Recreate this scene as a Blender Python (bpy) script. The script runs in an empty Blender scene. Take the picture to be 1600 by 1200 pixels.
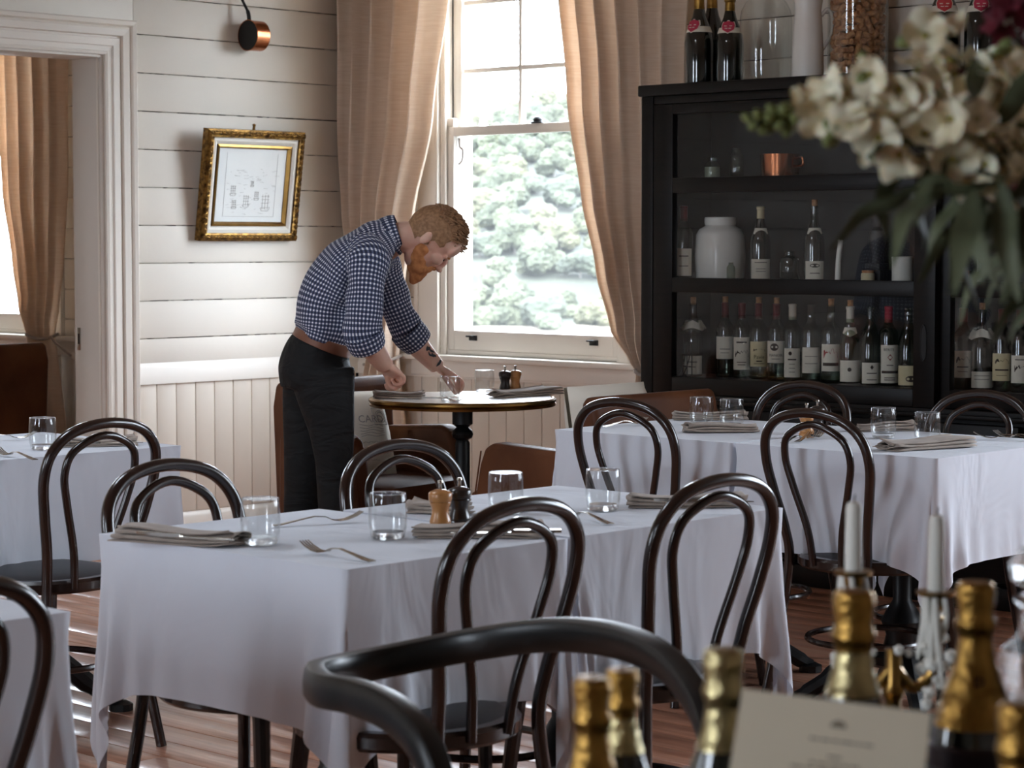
import bpy, bmesh, math, random
import numpy as np
from mathutils import Vector, Matrix, Euler
R = math.radians
PI = math.pi
rnd = random.Random(7)
scene = bpy.context.scene
COL = scene.collection

# ------------------------------------------------------------------ camera
# world axes follow the room: left wall is x = 0, window wall is y = 0, z up
FPX = 3594.0
CAM = Vector((8.16, -7.55, 1.33))
FH = Vector((-0.687, 0.727, 0)).normalized()
RT = Vector((FH.y, -FH.x, 0))
PITCH = math.atan(225 / FPX)
FW = FH * math.cos(PITCH) + Vector((0, 0, -math.sin(PITCH)))
UP = RT.cross(FW)
cam_d = bpy.data.cameras.new('camera')
cam = bpy.data.objects.new('camera', cam_d)
COL.objects.link(cam)
cam.location = CAM
cam.rotation_euler = Matrix((RT, UP, -FW)).transposed().to_euler()
cam_d.sensor_width = 36
cam_d.lens = 36 * FPX / 1600
cam_d.clip_start = 0.05
cam_d.clip_end = 2000
cam_d.dof.use_dof = True
cam_d.dof.focus_distance = 6.6
cam_d.dof.aperture_fstop = 9.0
scene.camera = cam

def ray(px, py): return FW + RT * ((px - 800) / FPX) + UP * ((600 - py) / FPX)
def tz(px, py, z): r = ray(px, py); return CAM + r * ((z - CAM.z) / r.z)
def ty(px, py, y): r = ray(px, py); return CAM + r * ((y - CAM.y) / r.y)
def tx(px, py, x): r = ray(px, py); return CAM + r * ((x - CAM.x) / r.x)
def td(px, py, d): r = ray(px, py); return CAM + r * (d / r.dot(FH))

# ------------------------------------------------------------------ light
world = bpy.data.worlds.new('overcast_sky')
scene.world = world
world.use_nodes = True
bg = world.node_tree.nodes['Background']
bg.inputs[0].default_value = (0.84, 0.935, 1.07, 1)
bg.inputs[1].default_value = 6.0
scene.view_settings.view_transform = 'Standard'
scene.view_settings.look = 'None'
scene.view_settings.exposure = 1.8
scene.view_settings.gamma = 1.0
scene.view_settings.use_curve_mapping = False
try:
    scene.cycles.use_denoising = True
    scene.cycles.max_bounces = 10
    scene.cycles.diffuse_bounces = 5
    scene.cycles.glossy_bounces = 5
    scene.cycles.transmission_bounces = 10
    scene.cycles.transparent_max_bounces = 24
    scene.cycles.sample_clamp_indirect = 4.0
    scene.cycles.caustics_reflective = False
    scene.cycles.caustics_refractive = False
except Exception:
    pass

def portal(name, loc, sx, sz, rot):
    """daylight portal in a window opening (guides sampling of the sky, gives no light of its own)"""
    l = bpy.data.lights.new(name, 'AREA'); l.shape = 'RECTANGLE'; l.size = sx; l.size_y = sz
    l.cycles.is_portal = True
    o = bpy.data.objects.new(name, l); COL.objects.link(o); o.location = loc; o.rotation_euler = rot
    return o

# ------------------------------------------------------------------ mesh helpers
class MB:
    def __init__(s): s.v = []; s.f = []; s.m = []; s.cur = 0
    def add(s, vs, fs):
        b = len(s.v); s.v += [tuple(x) for x in vs]
        for f in fs: s.f.append([b + i for i in f]); s.m.append(s.cur)
        return s
    def box(s, lo, hi, bev=0.0):
        x0, y0, z0 = lo; x1, y1, z1 = hi
        if bev <= 0:
            vs = [(x0,y0,z0),(x1,y0,z0),(x1,y1,z0),(x0,y1,z0),(x0,y0,z1),(x1,y0,z1),(x1,y1,z1),(x0,y1,z1)]
            return s.add(vs, [(0,3,2,1),(4,5,6,7),(0,1,5,4),(1,2,6,5),(2,3,7,6),(3,0,4,7)])
        bm = bmesh.new(); bmesh.ops.create_cube(bm, size=1)
        for v in bm.verts: v.co = Vector(((x0+x1)/2+v.co.x*(x1-x0), (y0+y1)/2+v.co.y*(y1-y0), (z0+z1)/2+v.co.z*(z1-z0)))
        bmesh.ops.bevel(bm, geom=bm.edges[:], offset=bev, segments=2, affect='EDGES', profile=0.5)
        return s.bm(bm)
    def bm(s, bm):
        bm.verts.index_update()
        s.add([v.co[:] for v in bm.verts], [[v.index for v in f.verts] for f in bm.faces]); bm.free(); return s
    def tube(s, pts, r, n=10, caps=True, closed=False, flat=1.0, upv=None):
        """swept tube; r number or list; flat scales the second axis"""
        pts = [Vector(p) for p in pts]; N = len(pts)
        rs = r if isinstance(r, (list, tuple)) else [r] * N
        tans = []
        for i in range(N):
            a = pts[(i-1) % N] if (closed or i > 0) else pts[i]
            b = pts[(i+1) % N] if (closed or i < N-1) else pts[i]
            t = (b - a); tans.append(t.normalized() if t.length > 1e-9 else Vector((0,0,1)))
        u = Vector(upv) if upv else (Vector((0,0,1)) if abs(tans[0].z) < .9 else Vector((1,0,0)))
        rings = []
        for i in range(N):
            t = tans[i]
            u = (Vector(upv) if upv else u)
            u = u - t * u.dot(t)
            if u.length < 1e-6: u = t.orthogonal()
            u.normalize(); w = t.cross(u)
            rings.append([pts[i] + (u * math.cos(2*PI*k/n) + w * math.sin(2*PI*k/n) * flat) * rs[i] for k in range(n)])
        vs = [p for rg in rings for p in rg]; fs = []
        M = N if closed else N - 1
        for i in range(M):
            j = (i+1) % N
            for k in range(n): fs.append((i*n+k, i*n+(k+1)%n, j*n+(k+1)%n, j*n+k))
        if caps and not closed:
            fs.append([k for k in range(n)][::-1]); fs.append([(N-1)*n+k for k in range(n)])
        return s.add(vs, fs)
    def lathe(s, prof, n=24, o=(0,0,0), a0=0, a1=2*PI, ax='z'):
        ox, oy, oz = o; full = abs(a1-a0-2*PI) < 1e-6; vs = []; fs = []
        K = n if full else n + 1
        for (r, z) in prof:
            for k in range(K):
                t = a0 + (a1-a0)*k/n
                p = (r*math.cos(t), r*math.sin(t), z)
                if ax == 'y': p = (p[0], z, p[1])
                if ax == 'x': p = (z, p[0], p[1])
                vs.append((ox+p[0], oy+p[1], oz+p[2]))
        for i in range(len(prof)-1):
            for k in range(n):
                k2 = (k+1) % K
                fs.append((i*K+k, i*K+k2, (i+1)*K+k2, (i+1)*K+k))
        if full:
            if prof[0][0] > 1e-6: fs.append([k for k in range(K)][::-1])
            if prof[-1][0] > 1e-6: fs.append([(len(prof)-1)*K+k for k in range(K)])
        return s.add(vs, fs)
    def prism(s, poly, y0, y1):
        """polygon in x,z extruded along y"""
        n = len(poly)
        vs = [(x, y0, z) for x, z in poly] + [(x, y1, z) for x, z in poly]
        fs = [list(range(n)), list(range(2*n-1, n-1, -1))] + [(i, n+i, n+(i+1)%n, (i+1)%n) for i in range(n)]
        return s.add(vs, fs)
    def grid(s, fn, nu, nv, wrap=False):
        vs = [fn(i/nu, j/nv) for j in range(nv+1) for i in range(nu+1)]
        fs = [(j*(nu+1)+i, j*(nu+1)+i+1, (j+1)*(nu+1)+i+1, (j+1)*(nu+1)+i) for j in range(nv) for i in range(nu)]
        return s.add(vs, fs)
    def xf(s, M, start=0):
        for i in range(start, len(s.v)): s.v[i] = tuple(M @ Vector(s.v[i]))
        return s
    def mesh(s, name, mats, smooth=True):
        me = bpy.data.meshes.new(name); me.from_pydata(s.v, [], s.f)
        for m in (mats if isinstance(mats, (list, tuple)) else [mats]): me.materials.append(m)
        if any(s.m): me.polygons.foreach_set('material_index', s.m)
        me.update()
        bm = bmesh.new(); bm.from_mesh(me); bmesh.ops.recalc_face_normals(bm, faces=bm.faces[:]); bm.to_mesh(me); bm.free()
        if smooth:
            me.polygons.foreach_set('use_smooth', [True]*len(me.polygons))
            try: me.set_sharp_from_angle(angle=R(35))
            except Exception: pass
        return me
    def build(s, name, mats, parent=None, smooth=True):
        return link(name, s.mesh(name, mats, smooth), parent)

def link(name, data, parent=None):
    o = bpy.data.objects.new(name, data); COL.objects.link(o)
    if parent: o.parent = parent
    return o
def tag(o, label=None, cat=None, group=None, kind=None):
    if label: o['label'] = label
    if cat: o['category'] = cat
    if group: o['group'] = group
    if kind: o['kind'] = kind
    return o
def thing(name, label, cat, loc=(0,0,0), rz=0, group=None):
    o = bpy.data.objects.new(name, None); COL.objects.link(o); o.empty_display_size = .05
    o.location = loc; o.rotation_euler = (0, 0, rz)
    return tag(o, label, cat, group)
def copy_tree(o, parent=None):
    c = o.copy(); COL.objects.link(c)
    c.parent = parent
    for ch in list(o.children): copy_tree(ch, c)
    return c
def dup(o, loc, rz=0, label=None, group=None, scale=None):
    c = copy_tree(o); c.location = loc; c.rotation_euler = (0, 0, rz)
    if label: c['label'] = label
    if group: c['group'] = group
    if scale: c.scale = scale
    return c
def struct(o, label=None): o['kind'] = 'structure'; return (tag(o, label) if label else o)
def spline(pts, n=8, closed=False):
    """Catmull-Rom through points"""
    P = [Vector(p) for p in pts]; N = len(P); out = []
    for i in range(N if closed else N-1):
        p0 = P[(i-1) % N] if closed or i > 0 else P[0]*2-P[1]
        p1 = P[i]; p2 = P[(i+1) % N]
        p3 = P[(i+2) % N] if closed or i < N-2 else P[-1]*2-P[-2]
        for k in range(n):
            t = k/n
            out.append(0.5*((2*p1)+(-p0+p2)*t+(2*p0-5*p1+4*p2-p3)*t*t+(-p0+3*p1-3*p2+p3)*t**3))
    if not closed: out.append(P[-1])
    return out

# ------------------------------------------------------------------ materials
def lin(c):
    return tuple(((x/255)/12.92 if x/255 <= .04045 else ((x/255+.055)/1.055)**2.4) for x in c)
MATS = {}
def mat(name, rgb, rough=.5, metal=0.0, var=0.0, vscale=8, stretch=None, bump=0.0, bscale=60, rgb2=None, coat=0, spec=.5, trans=0, ior=1.45, sheen=0, thresh=None, subs=0):
    """principled with noise between rgb and rgb2 (sRGB 0..255), optional noise bump"""
    m = bpy.data.materials.new(name); m.use_nodes = True; MATS[name] = m
    nt = m.node_tree; N = nt.nodes; L = nt.links; p = N['Principled BSDF']
    c1 = lin(rgb)
    p.inputs['Roughness'].default_value = rough; p.inputs['Metallic'].default_value = metal
    p.inputs['Specular IOR Level'].default_value = spec; p.inputs['IOR'].default_value = ior
    p.inputs['Transmission Weight'].default_value = trans; p.inputs['Coat Weight'].default_value = coat
    p.inputs['Coat Roughness'].default_value = .12; p.inputs['Sheen Weight'].default_value = sheen
    if subs: p.inputs['Subsurface Weight'].default_value = subs; p.inputs['Subsurface Scale'].default_value = .02
    p.inputs['Base Color'].default_value = (*c1, 1)
    tc = None
    def coord(sc):
        nonlocal tc
        if tc is None: tc = N.new('ShaderNodeTexCoord')
        mp = N.new('ShaderNodeMapping'); mp.inputs['Scale'].default_value = sc
        L.new(tc.outputs['Object'], mp.inputs['Vector']); return mp.outputs['Vector']
    st = stretch or (1, 1, 1)
    if rgb2 or var:
        c2 = lin(rgb2) if rgb2 else tuple(min(1, x*(1-var)) for x in c1)
        nz = N.new('ShaderNodeTexNoise'); nz.inputs['Scale'].default_value = vscale; nz.inputs['Detail'].default_value = 5
        L.new(coord(st), nz.inputs['Vector'])
        rp = N.new('ShaderNodeValToRGB'); lo, hi = thresh or (.35, .65)
        rp.color_ramp.elements[0].position = lo; rp.color_ramp.elements[0].color = (*c2, 1)
        rp.color_ramp.elements[1].position = hi; rp.color_ramp.elements[1].color = (*c1, 1)
        L.new(nz.outputs['Fac'], rp.inputs['Fac']); L.new(rp.outputs['Color'], p.inputs['Base Color'])
    if bump:
        nb = N.new('ShaderNodeTexNoise'); nb.inputs['Scale'].default_value = bscale; nb.inputs['Detail'].default_value = 3
        L.new(coord(st), nb.inputs['Vector'])
        b = N.new('ShaderNodeBump'); b.inputs['Strength'].default_value = bump; b.inputs['Distance'].default_value = .004
        L.new(nb.outputs['Fac'], b.inputs['Height']); L.new(b.outputs['Normal'], p.inputs['Normal'])
    return m

def glass_mat(name, tint=(1,1,1), rough=0.0, ior=1.45):
    m = bpy.data.materials.new(name); m.use_nodes = True; MATS[name] = m
    nt = m.node_tree; N = nt.nodes; L = nt.links; N.clear()
    g = N.new('ShaderNodeBsdfGlass'); g.inputs['Color'].default_value = (*tint, 1); g.inputs['Roughness'].default_value = rough; g.inputs['IOR'].default_value = ior
    t = N.new('ShaderNodeBsdfTransparent'); t.inputs['Color'].default_value = (*[x*.96 for x in tint], 1)
    mx = N.new('ShaderNodeMixShader'); mx.inputs[0].default_value = .45
    o = N.new('ShaderNodeOutputMaterial')
    L.new(t.outputs[0], mx.inputs[1]); L.new(g.outputs[0], mx.inputs[2]); L.new(mx.outputs[0], o.inputs[0])
    return m
def pane_mat(name, tint, gloss=.08, veil=0.0, rough=0.0):
    """thin flat pane: see-through, a clear mirror share, optional translucent veil standing in for outdoor haze"""
    m = bpy.data.materials.new(name); m.use_nodes = True; MATS[name] = m
    nt = m.node_tree; N = nt.nodes; L = nt.links; N.clear()
    t = N.new('ShaderNodeBsdfTransparent'); t.inputs['Color'].default_value = (*tint, 1)
    g = N.new('ShaderNodeBsdfGlossy'); g.inputs['Roughness'].default_value = rough
    lw = N.new('ShaderNodeLayerWeight'); lw.inputs[0].default_value = .5
    fr = N.new('ShaderNodeMath'); fr.operation = 'POWER'; fr.inputs[1].default_value = 4.5; L.new(lw.outputs['Facing'], fr.inputs[0])
    ad = N.new('ShaderNodeMath'); ad.operation = 'MULTIPLY_ADD'; ad.inputs[1].default_value = .75; ad.inputs[2].default_value = .04 + gloss; L.new(fr.outputs[0], ad.inputs[0])
    mx = N.new('ShaderNodeMixShader'); L.new(ad.outputs[0], mx.inputs[0]); L.new(t.outputs[0], mx.inputs[1]); L.new(g.outputs[0], mx.inputs[2])
    o = N.new('ShaderNodeOutputMaterial'); last = mx.outputs[0]
    if veil:
        d = N.new('ShaderNodeBsdfTranslucent'); d.inputs[0].default_value = (.95, .97, .97, 1)
        m2 = N.new('ShaderNodeMixShader'); m2.inputs[0].default_value = veil
        L.new(last, m2.inputs[1]); L.new(d.outputs[0], m2.inputs[2]); last = m2.outputs[0]
    L.new(last, o.inputs[0]); return m
def cloth_mat(name, rgb, transl=0.2, rough=.9, weave=900, bump=.15, rgb2=None, vscale=3, slub=None):
    m = mat(name, rgb, rough, rgb2=rgb2, vscale=vscale, var=.06, bump=bump, bscale=weave, sheen=.15, stretch=slub)
    nt = m.node_tree; N = nt.nodes; L = nt.links; p = N['Principled BSDF']; out = N['Material Output']
    if transl:
        t = N.new('ShaderNodeBsdfTranslucent'); t.inputs[0].default_value = (*lin(rgb), 1)
        mx = N.new('ShaderNodeMixShader'); mx.inputs[0].default_value = transl
        L.new(p.outputs[0], mx.inputs[1]); L.new(t.outputs[0], mx.inputs[2]); L.new(mx.outputs[0], out.inputs[0])
    return m

M_wall = mat('wall_paint', (232, 224, 211), .55, var=.07, vscale=1.3, bump=.08, bscale=40)
M_trim = mat('trim_paint', (234, 226, 214), .42, var=.05, vscale=2)
M_gap = mat('board_joint', (206, 198, 186), .9, rgb2=(48, 38, 30), vscale=11, stretch=(1, 1, 1), thresh=(.46, .54))
M_wains = mat('wainscot_paint', (220, 208, 192), .5, var=.08, vscale=2)
M_ceil = mat('ceiling_paint', (206, 198, 188), .8)
M_wall2 = mat('far_wall_paint', (166, 156, 144), .7)
M_plank = mat('floor_wood', (186, 136, 110), .32, rgb2=(150, 100, 78), vscale=5, stretch=(.6, 9, 1), bump=.05, bscale=14, coat=.25)
M_floor_gap = mat('floor_gap', (38, 26, 20), .9)
M_black_wood = mat('black_stained_wood', (21, 17, 15), .42, rgb2=(12, 10, 9), vscale=6, stretch=(1, 1, 12), bump=.05, bscale=30, spec=.3)
M_bent = mat('dark_bentwood', (40, 22, 16), .24, rgb2=(24, 13, 10), vscale=10, coat=.5)
M_blackpaint = mat('black_lacquer', (15, 16, 15), .34, rgb2=(9, 10, 9), vscale=30, bump=.04, bscale=120)
M_blackleather = mat('black_seat_leather', (20, 19, 20), .35, bump=.1, bscale=200)
M_iron = mat('cast_iron_black', (17, 17, 18), .4, bump=.05, bscale=150)
M_leather = mat('tan_leather', (112, 70, 44), .55, rgb2=(82, 48, 30), vscale=3.5, bump=.12, bscale=140, spec=.25)
M_cloth = cloth_mat('white_tablecloth', (228, 232, 241), .12, .85, 700, .05)
def crumple(m, scale, stretch, dist, strength):
    """second, coarser relief: the soft creases of ironed cloth"""
    nt = m.node_tree; N = nt.nodes; L = nt.links; p = N['Principled BSDF']
    tc = N.new('ShaderNodeTexCoord'); mp = N.new('ShaderNodeMapping'); mp.inputs['Scale'].default_value = stretch
    nz = N.new('ShaderNodeTexNoise'); nz.inputs['Scale'].default_value = scale; nz.inputs['Detail'].default_value = 3; nz.inputs['Distortion'].default_value = .8
    L.new(tc.outputs['Object'], mp.inputs[0]); L.new(mp.outputs[0], nz.inputs['Vector'])
    b = N.new('ShaderNodeBump'); b.inputs['Strength'].default_value = strength; b.inputs['Distance'].default_value = dist; L.new(nz.outputs['Fac'], b.inputs['Height'])
    old = p.inputs['Normal'].links[0].from_node if p.inputs['Normal'].links else None
    if old: L.new(b.outputs[0], old.inputs['Normal'])
    else: L.new(b.outputs[0], p.inputs['Normal'])
crumple(M_cloth, 5.0, (1, 1, .45), .03, .55)
M_napkin = cloth_mat('taupe_linen_napkin', (178, 164, 152), .05, .95, 900, .3, rgb2=(160, 146, 135), vscale=30)
M_curtain = cloth_mat('linen_curtain', (247, 231, 213), .36, .95, 420, .25, rgb2=(232, 212, 190), vscale=22, slub=(.5, .5, 7))
M_steel = mat('polished_steel', (190, 184, 174), .16, 1.0)
M_brass = mat('aged_brass', (168, 130, 72), .3, 1.0, var=.35, vscale=14)
M_copper = mat('copper', (196, 122, 84), .22, 1.0, var=.3, vscale=10)
M_darkiron = mat('dark_pan_lining', (18, 16, 14), .6)
M_gilt = mat('gilded_carving', (172, 132, 70), .35, .85, rgb2=(70, 46, 22), vscale=45, bump=.8, bscale=90)
M_mat_cream = mat('cream_mount', (232, 226, 214), .8)
M_paper = mat('print_paper', (250, 248, 244), .8, var=.03, vscale=10)
M_glass = glass_mat('clear_glass')
M_tumbler = pane_mat('tumbler_glass', (.97, .975, .975), .015)
M_bottle_clear = glass_mat('pale_green_bottle_glass', (.72, .78, .68))
M_bottle_dark = mat('dark_green_bottle_glass', (10, 14, 9), .06, spec=.8, coat=.6)
M_windowglass = pane_mat('window_glass', (.97, .98, .98), .01, .025)  # the veil puts a pale outdoor haze into the pane itself
M_cabglass = pane_mat('cabinet_glass', (.94, .95, .95), .01, 0)
M_label = mat('bottle_label_paper', (226, 219, 202), .8, var=.06, vscale=20)
M_labely = mat('yellowed_label_paper', (214, 200, 160), .8, var=.1, vscale=20)
M_ink = mat('label_ink', (62, 50, 44), .9)
M_redink = mat('red_ink', (150, 44, 42), .8)
M_pinkl = mat('pink_shield_label', (186, 52, 78), .6)
M_cork = mat('cork', (204, 152, 104), .9, rgb2=(160, 106, 68), vscale=60, bump=.3, bscale=250)
M_goldfoil = mat('gold_foil', (172, 132, 68), .34, 1.0, var=.4, vscale=50, bump=1.0, bscale=70)
M_palefoil = mat('pale_gold_foil', (190, 174, 128), .32, 1.0, var=.35, vscale=50, bump=1.0, bscale=60)
M_burgfoil = mat('burgundy_foil', (104, 30, 40), .35, .4)
M_ceramic = mat('white_ceramic', (232, 228, 220), .22, var=.03)
M_wax = mat('candle_wax', (230, 226, 216), .5)
M_woodmill = mat('beech_mill', (196, 140, 84), .32, rgb2=(170, 112, 62), vscale=10, stretch=(4, 4, 1), coat=.2)
M_darkmill = mat('dark_mill', (42, 32, 28), .3, coat=.3)
M_marble = mat('white_marble', (236, 232, 226), .2, rgb2=(214, 208, 202), vscale=4)
# ------------------------------------------------------------------ room shell
ROOM_X, ROOM_Y, ROOM_Z = 10.0, -10.2, 3.3
SIDE_X = -5.2
W1 = (0.57, 1.68, 0.80, 2.80)                     # window opening x0,x1,z0,z1
W_OFF = [0.0, 4.8, 6.3, -4.2, -5.6]                          # windows along the window wall; those out of view are added for daylight
def slab_holes(m, a0, a1, z0, z1, t0, t1, holes, along='x'):
    """wall slab from a0..a1 with rectangular holes (h0,h1,hz0,hz1)"""
    def bx(p0, p1, q0, q1):
        if p1 - p0 < 1e-4 or q1 - q0 < 1e-4: return
        if along == 'x': m.box((p0, t0, q0), (p1, t1, q1))
        else: m.box((t0, p0, q0), (t1, p1, q1))
    cur = a0
    for (h0, h1, q0, q1) in sorted(holes):
        bx(cur, h0, z0, z1); bx(h0, h1, z0, q0); bx(h0, h1, q1, z1); cur = h1
    bx(cur, a1, z0, z1)

def box_mesh(name, lo, hi, m, bev=.0025): return MB().box(lo, hi, bev).mesh(name, m, True)

# floor: dark bed and separate boards running along x
fl = struct(MB().box((SIDE_X, ROOM_Y, -.12), (ROOM_X, .0, -.022)).build('floor', M_floor_gap))
PW = .122
lens = (2.4, 3.0, 3.8)
pm = [box_mesh('plank', (0, 0, -.022), (l-.003, PW-.0035, 0), M_plank, .0018) for l in lens]
y = -.001; row = 0; nplank = 0
far_rows = MB()
while y > ROOM_Y + .02:
    y -= PW
    x = SIDE_X + .6 + rnd.uniform(-.9, 0) ; x = max(x, SIDE_X)
    while x < ROOM_X - .3:
        k = rnd.randrange(3)
        l = min(lens[k], ROOM_X - x)
        inview = 1.0 < x + l and x < 8.5 and y > -8.2 and nplank < 290
        if inview and l == lens[k]:
            o = link('plank', pm[k], fl); o.location = (x, y, rnd.uniform(-.0012, .0006)); nplank += 1
        else:
            far_rows.box((x, y, -.022), (x+l-.003, y+PW-.0035, 0))
        x += l
    row += 1
tag(far_rows.build('planks', M_plank, fl, False), kind='stuff')

# left wall with the doorway
DY0, DY1, DZ = -2.55, -1.486, 2.13
m = MB(); slab_holes(m, ROOM_Y, 0.0, 0, ROOM_Z, -.2, 0, [(DY0, DY1, 0, DZ)], 'y')
wl = struct(m.build('wall_left', M_gap, None, False))
BZ = [.78, .894] + [.894 + .1667*k for k in range(1, 15)]
BZ[-1] = 3.23
def boards_y(parent, y0, y1, xs, z_lo=0, face=1):
    cache = {}
    for a, b in zip(BZ[:-1], BZ[1:]):
        if b <= z_lo + .01: continue
        a2 = max(a, z_lo); h = round(b - a2 - .004, 4)
        if h not in cache: cache[h] = box_mesh('board', (0, 0, 0), (.014*face, y1-y0, h), M_wall, .0022)
        o = link('board', cache[h], parent); o.location = (xs, y0, a2 + .002); o.rotation_euler = (R(rnd.uniform(-.03, .03)), 0, 0)
boards_y(wl, -1.335, -.002, 0)
boards_y(wl, -2.70, -1.336, 0, 2.25)
boards_y(wl, -6.4, -2.702, 0)
boards_y(wl, ROOM_Y, -6.402, 0)
wb = box_mesh('wainscot_board', (0, 0, 0), (.012, .1065, .585), M_wains, .003)
def wains_y(parent, y0, n):
    for k in range(n):
        o = link('wainscot_board', wb, parent); o.location = (0, y0 + .1095*k, .11)
wains_y(wl, -1.332, 12); wains_y(wl, -2.70 - .1095*33, 33)
def rail_y(parent, y0, y1):
    m = MB(); m.prism([(0, .692), (.024, .692), (.024, .762), (.018, .774), (.014, .786), (0, .79)], y0, y1)
    m.build('dado_rail', M_trim, parent)
rail_y(wl, -1.335, -.0); rail_y(wl, -6.4, -2.70)
for a, b in ((-1.335, 0), (ROOM_Y, -2.70)):
    MB().prism([(0, 0), (.022, 0), (.022, .085), (.012, .105), (0, .112)], a, b).build('skirting', M_trim, wl)
# the far face of the partition, in the next room
MB().box((-.215, ROOM_Y, 0), (-.2005, DY0-.14, ROOM_Z)).box((-.215, DY1+.14, 0), (-.2005, 0, ROOM_Z)).build('lining', M_wall, wl, False)

# door casing: stepped profile mitred round the opening
d1 = bpy.data.objects.new('door_1', None); COL.objects.link(d1); struct(d1)
prof = [(0, 0), (0, .012), (.012, .016), (.016, .012), (.036, .014), (.04, .02), (.07, .022), (.074, .014), (.08, .014), (.084, .03), (.112, .034), (.122, .026), (.130, .04), (.146, .044), (.152, .038), (.152, 0)]
def casing(name, xs, sx):
    # right side, head, left side as three mitred pieces; w = distance out from the opening edge, d = projection from the wall
    def piece(nm, f):
        m = MB(); n = len(prof); vs = []
        for (w, d) in prof: vs.append(f(0, w, d))
        for (w, d) in prof: vs.append(f(1, w, d))
        m.add(vs, [(i, i+1, n+i+1, n+i) for i in range(n-1)] + [list(range(n))[::-1], list(range(n, 2*n))])
        return m.build(nm, M_trim, d1)
    piece('casing_side', lambda e, w, d: (xs + sx*d, DY1 + w, 0 if e == 0 else DZ + w))
    piece('casing_side', lambda e, w, d: (xs + sx*d, DY0 - w, 0 if e == 0 else DZ + w))
    piece('casing_head', lambda e, w, d: (xs + sx*d, (DY0 - w) if e == 0 else (DY1 + w), DZ + w))
casing('c', 0.0, 1); casing('c', -.215, -1)
M_jamb = mat('jamb_paint', (222, 214, 203), .5, var=.06, vscale=3)
MB().box((-.2149, DY1-.012, 0), (-.0001, DY1+.001, DZ), .002).build('jamb', M_jamb, d1)
MB().box((-.2149, DY0-.001, 0), (-.0001, DY0+.012, DZ), .002).build('jamb', M_jamb, d1)
MB().box((-.2149, DY0+.012, DZ-.012), (-.0001, DY1-.012, DZ+.001), .002).build('jamb_head', M_jamb, d1)
MB().box((-.03, DY1-.020, 0), (-.018, DY1-.012, DZ-.012), .002).build('door_stop', M_trim, d1)
sp = MB().box((-.196, DY1-.0145, .845), (-.172, DY1-.0115, .945), .001).build('strike_plate', M_steel, d1)
MB().box((-.190, DY1-.0150, .872), (-.178, DY1-.0140, .918)).build('latch_hole', M_floor_gap, sp)

# window wall (shared by both rooms)
holes = [(W1[0]+o, W1[1]+o, W1[2], W1[3]) for o in W_OFF]
m = MB(); slab_holes(m, SIDE_X-.2, ROOM_X+.2, 0, ROOM_Z, 0, .2, holes, 'x')
ww = struct(m.build('wall_window', M_gap, None, False))
def boards_x(parent, x0, x1, z_lo=0, z_hi=9):
    cache = {}
    for a, b in zip(BZ[:-1], BZ[1:]):
        if b <= z_lo + .01 or a >= z_hi - .01: continue
        a2 = max(a, z_lo); b2 = min(b, z_hi); h = round(b2 - a2 - .004, 4)
        if h not in cache: cache[h] = box_mesh('board', (0, -.014, 0), (x1-x0, 0, h), M_wall, .0022)
        o = link('board', cache[h], parent); o.location = (x0, 0, a2 + .002)
boards_x(ww, .016, .405); boards_x(ww, 1.84, 3.9); boards_x(ww, 3.902, 5.20); boards_x(ww, 8.16, ROOM_X)
boards_x(ww, .405, 1.84, 2.98); boards_x(ww, 5.202, 8.158, 2.98)
boards_x(ww, -2.36, -.216); boards_x(ww, SIDE_X, -2.362, 2.98)
wbx = box_mesh('wainscot_board', (0, -.012, 0), (.1065, 0, .585), M_wains, .003)
for k in range(22):
    o = link('wainscot_board', wbx, ww); o.location = (.016 + .1095*k, 0, .11)
for k in range(24):
    o = link('wainscot_board', wbx, ww); o.location = (-2.95 + .1095*k, 0, .11)
for a, b in ((0.014, 2.42), (2.42, ROOM_X), (SIDE_X, -.2)):
    m = MB(); m.prism([(0, 0), (-.022, 0), (-.022, .085), (-.012, .105), (0, .112)], a, b)
    m.xf(Matrix(((0, 1, 0, 0), (1, 0, 0, 0), (0, 0, 1, 0), (0, 0, 0, 1)))).build('skirting', M_trim, ww)
    m = MB(); m.prism([(0, .692), (-.022, .692), (-.022, .74), (-.014, .762), (0, .78)], a, b)
    m.xf(Matrix(((0, 1, 0, 0), (1, 0, 0, 0), (0, 0, 1, 0), (0, 0, 0, 1)))).build('dado_rail', M_trim, ww)

# other walls and ceiling
BXC = (2.6, 6.9)  # unseen back windows added as fill for the shaded cloth sides
m = MB(); bh = [(xc - W1[1], xc - W1[0], W1[2], W1[3]) for xc in BXC]
slab_holes(m, SIDE_X-.2, ROOM_X+.2, 0, ROOM_Z, ROOM_Y-.2, ROOM_Y, bh, 'x')
wbk = struct(m.build('wall_back', M_wall2, None, False))
wr = struct(MB().box((ROOM_X, ROOM_Y, 0), (ROOM_X+.2, 0, ROOM_Z)).build('wall_right', M_wall2, None, False))
ws = struct(MB().box((SIDE_X-.2, ROOM_Y, 0), (SIDE_X, 0, ROOM_Z)).build('wall_far_left', M_wall, None, False))
SKY = (2.65, 3.55, -5.15, -4.25)                  # unseen roof light added to brighten the tabletops: x0,x1,y0,y1
m = MB(); a0, a1, b0, b1 = SIDE_X-.2, ROOM_X+.2, ROOM_Y-.2, .2
for lo, hi in (((a0, b0), (a1, SKY[2])), ((a0, SKY[3]), (a1, b1)), ((a0, SKY[2]), (SKY[0], SKY[3])), ((SKY[1], SKY[2]), (a1, SKY[3]))):
    m.box((*lo, ROOM_Z), (*hi, ROOM_Z+.15))
ce = struct(m.build('ceiling', M_ceil, None, False))
w8 = bpy.data.objects.new('window_8', None); COL.objects.link(w8); struct(w8)
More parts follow.
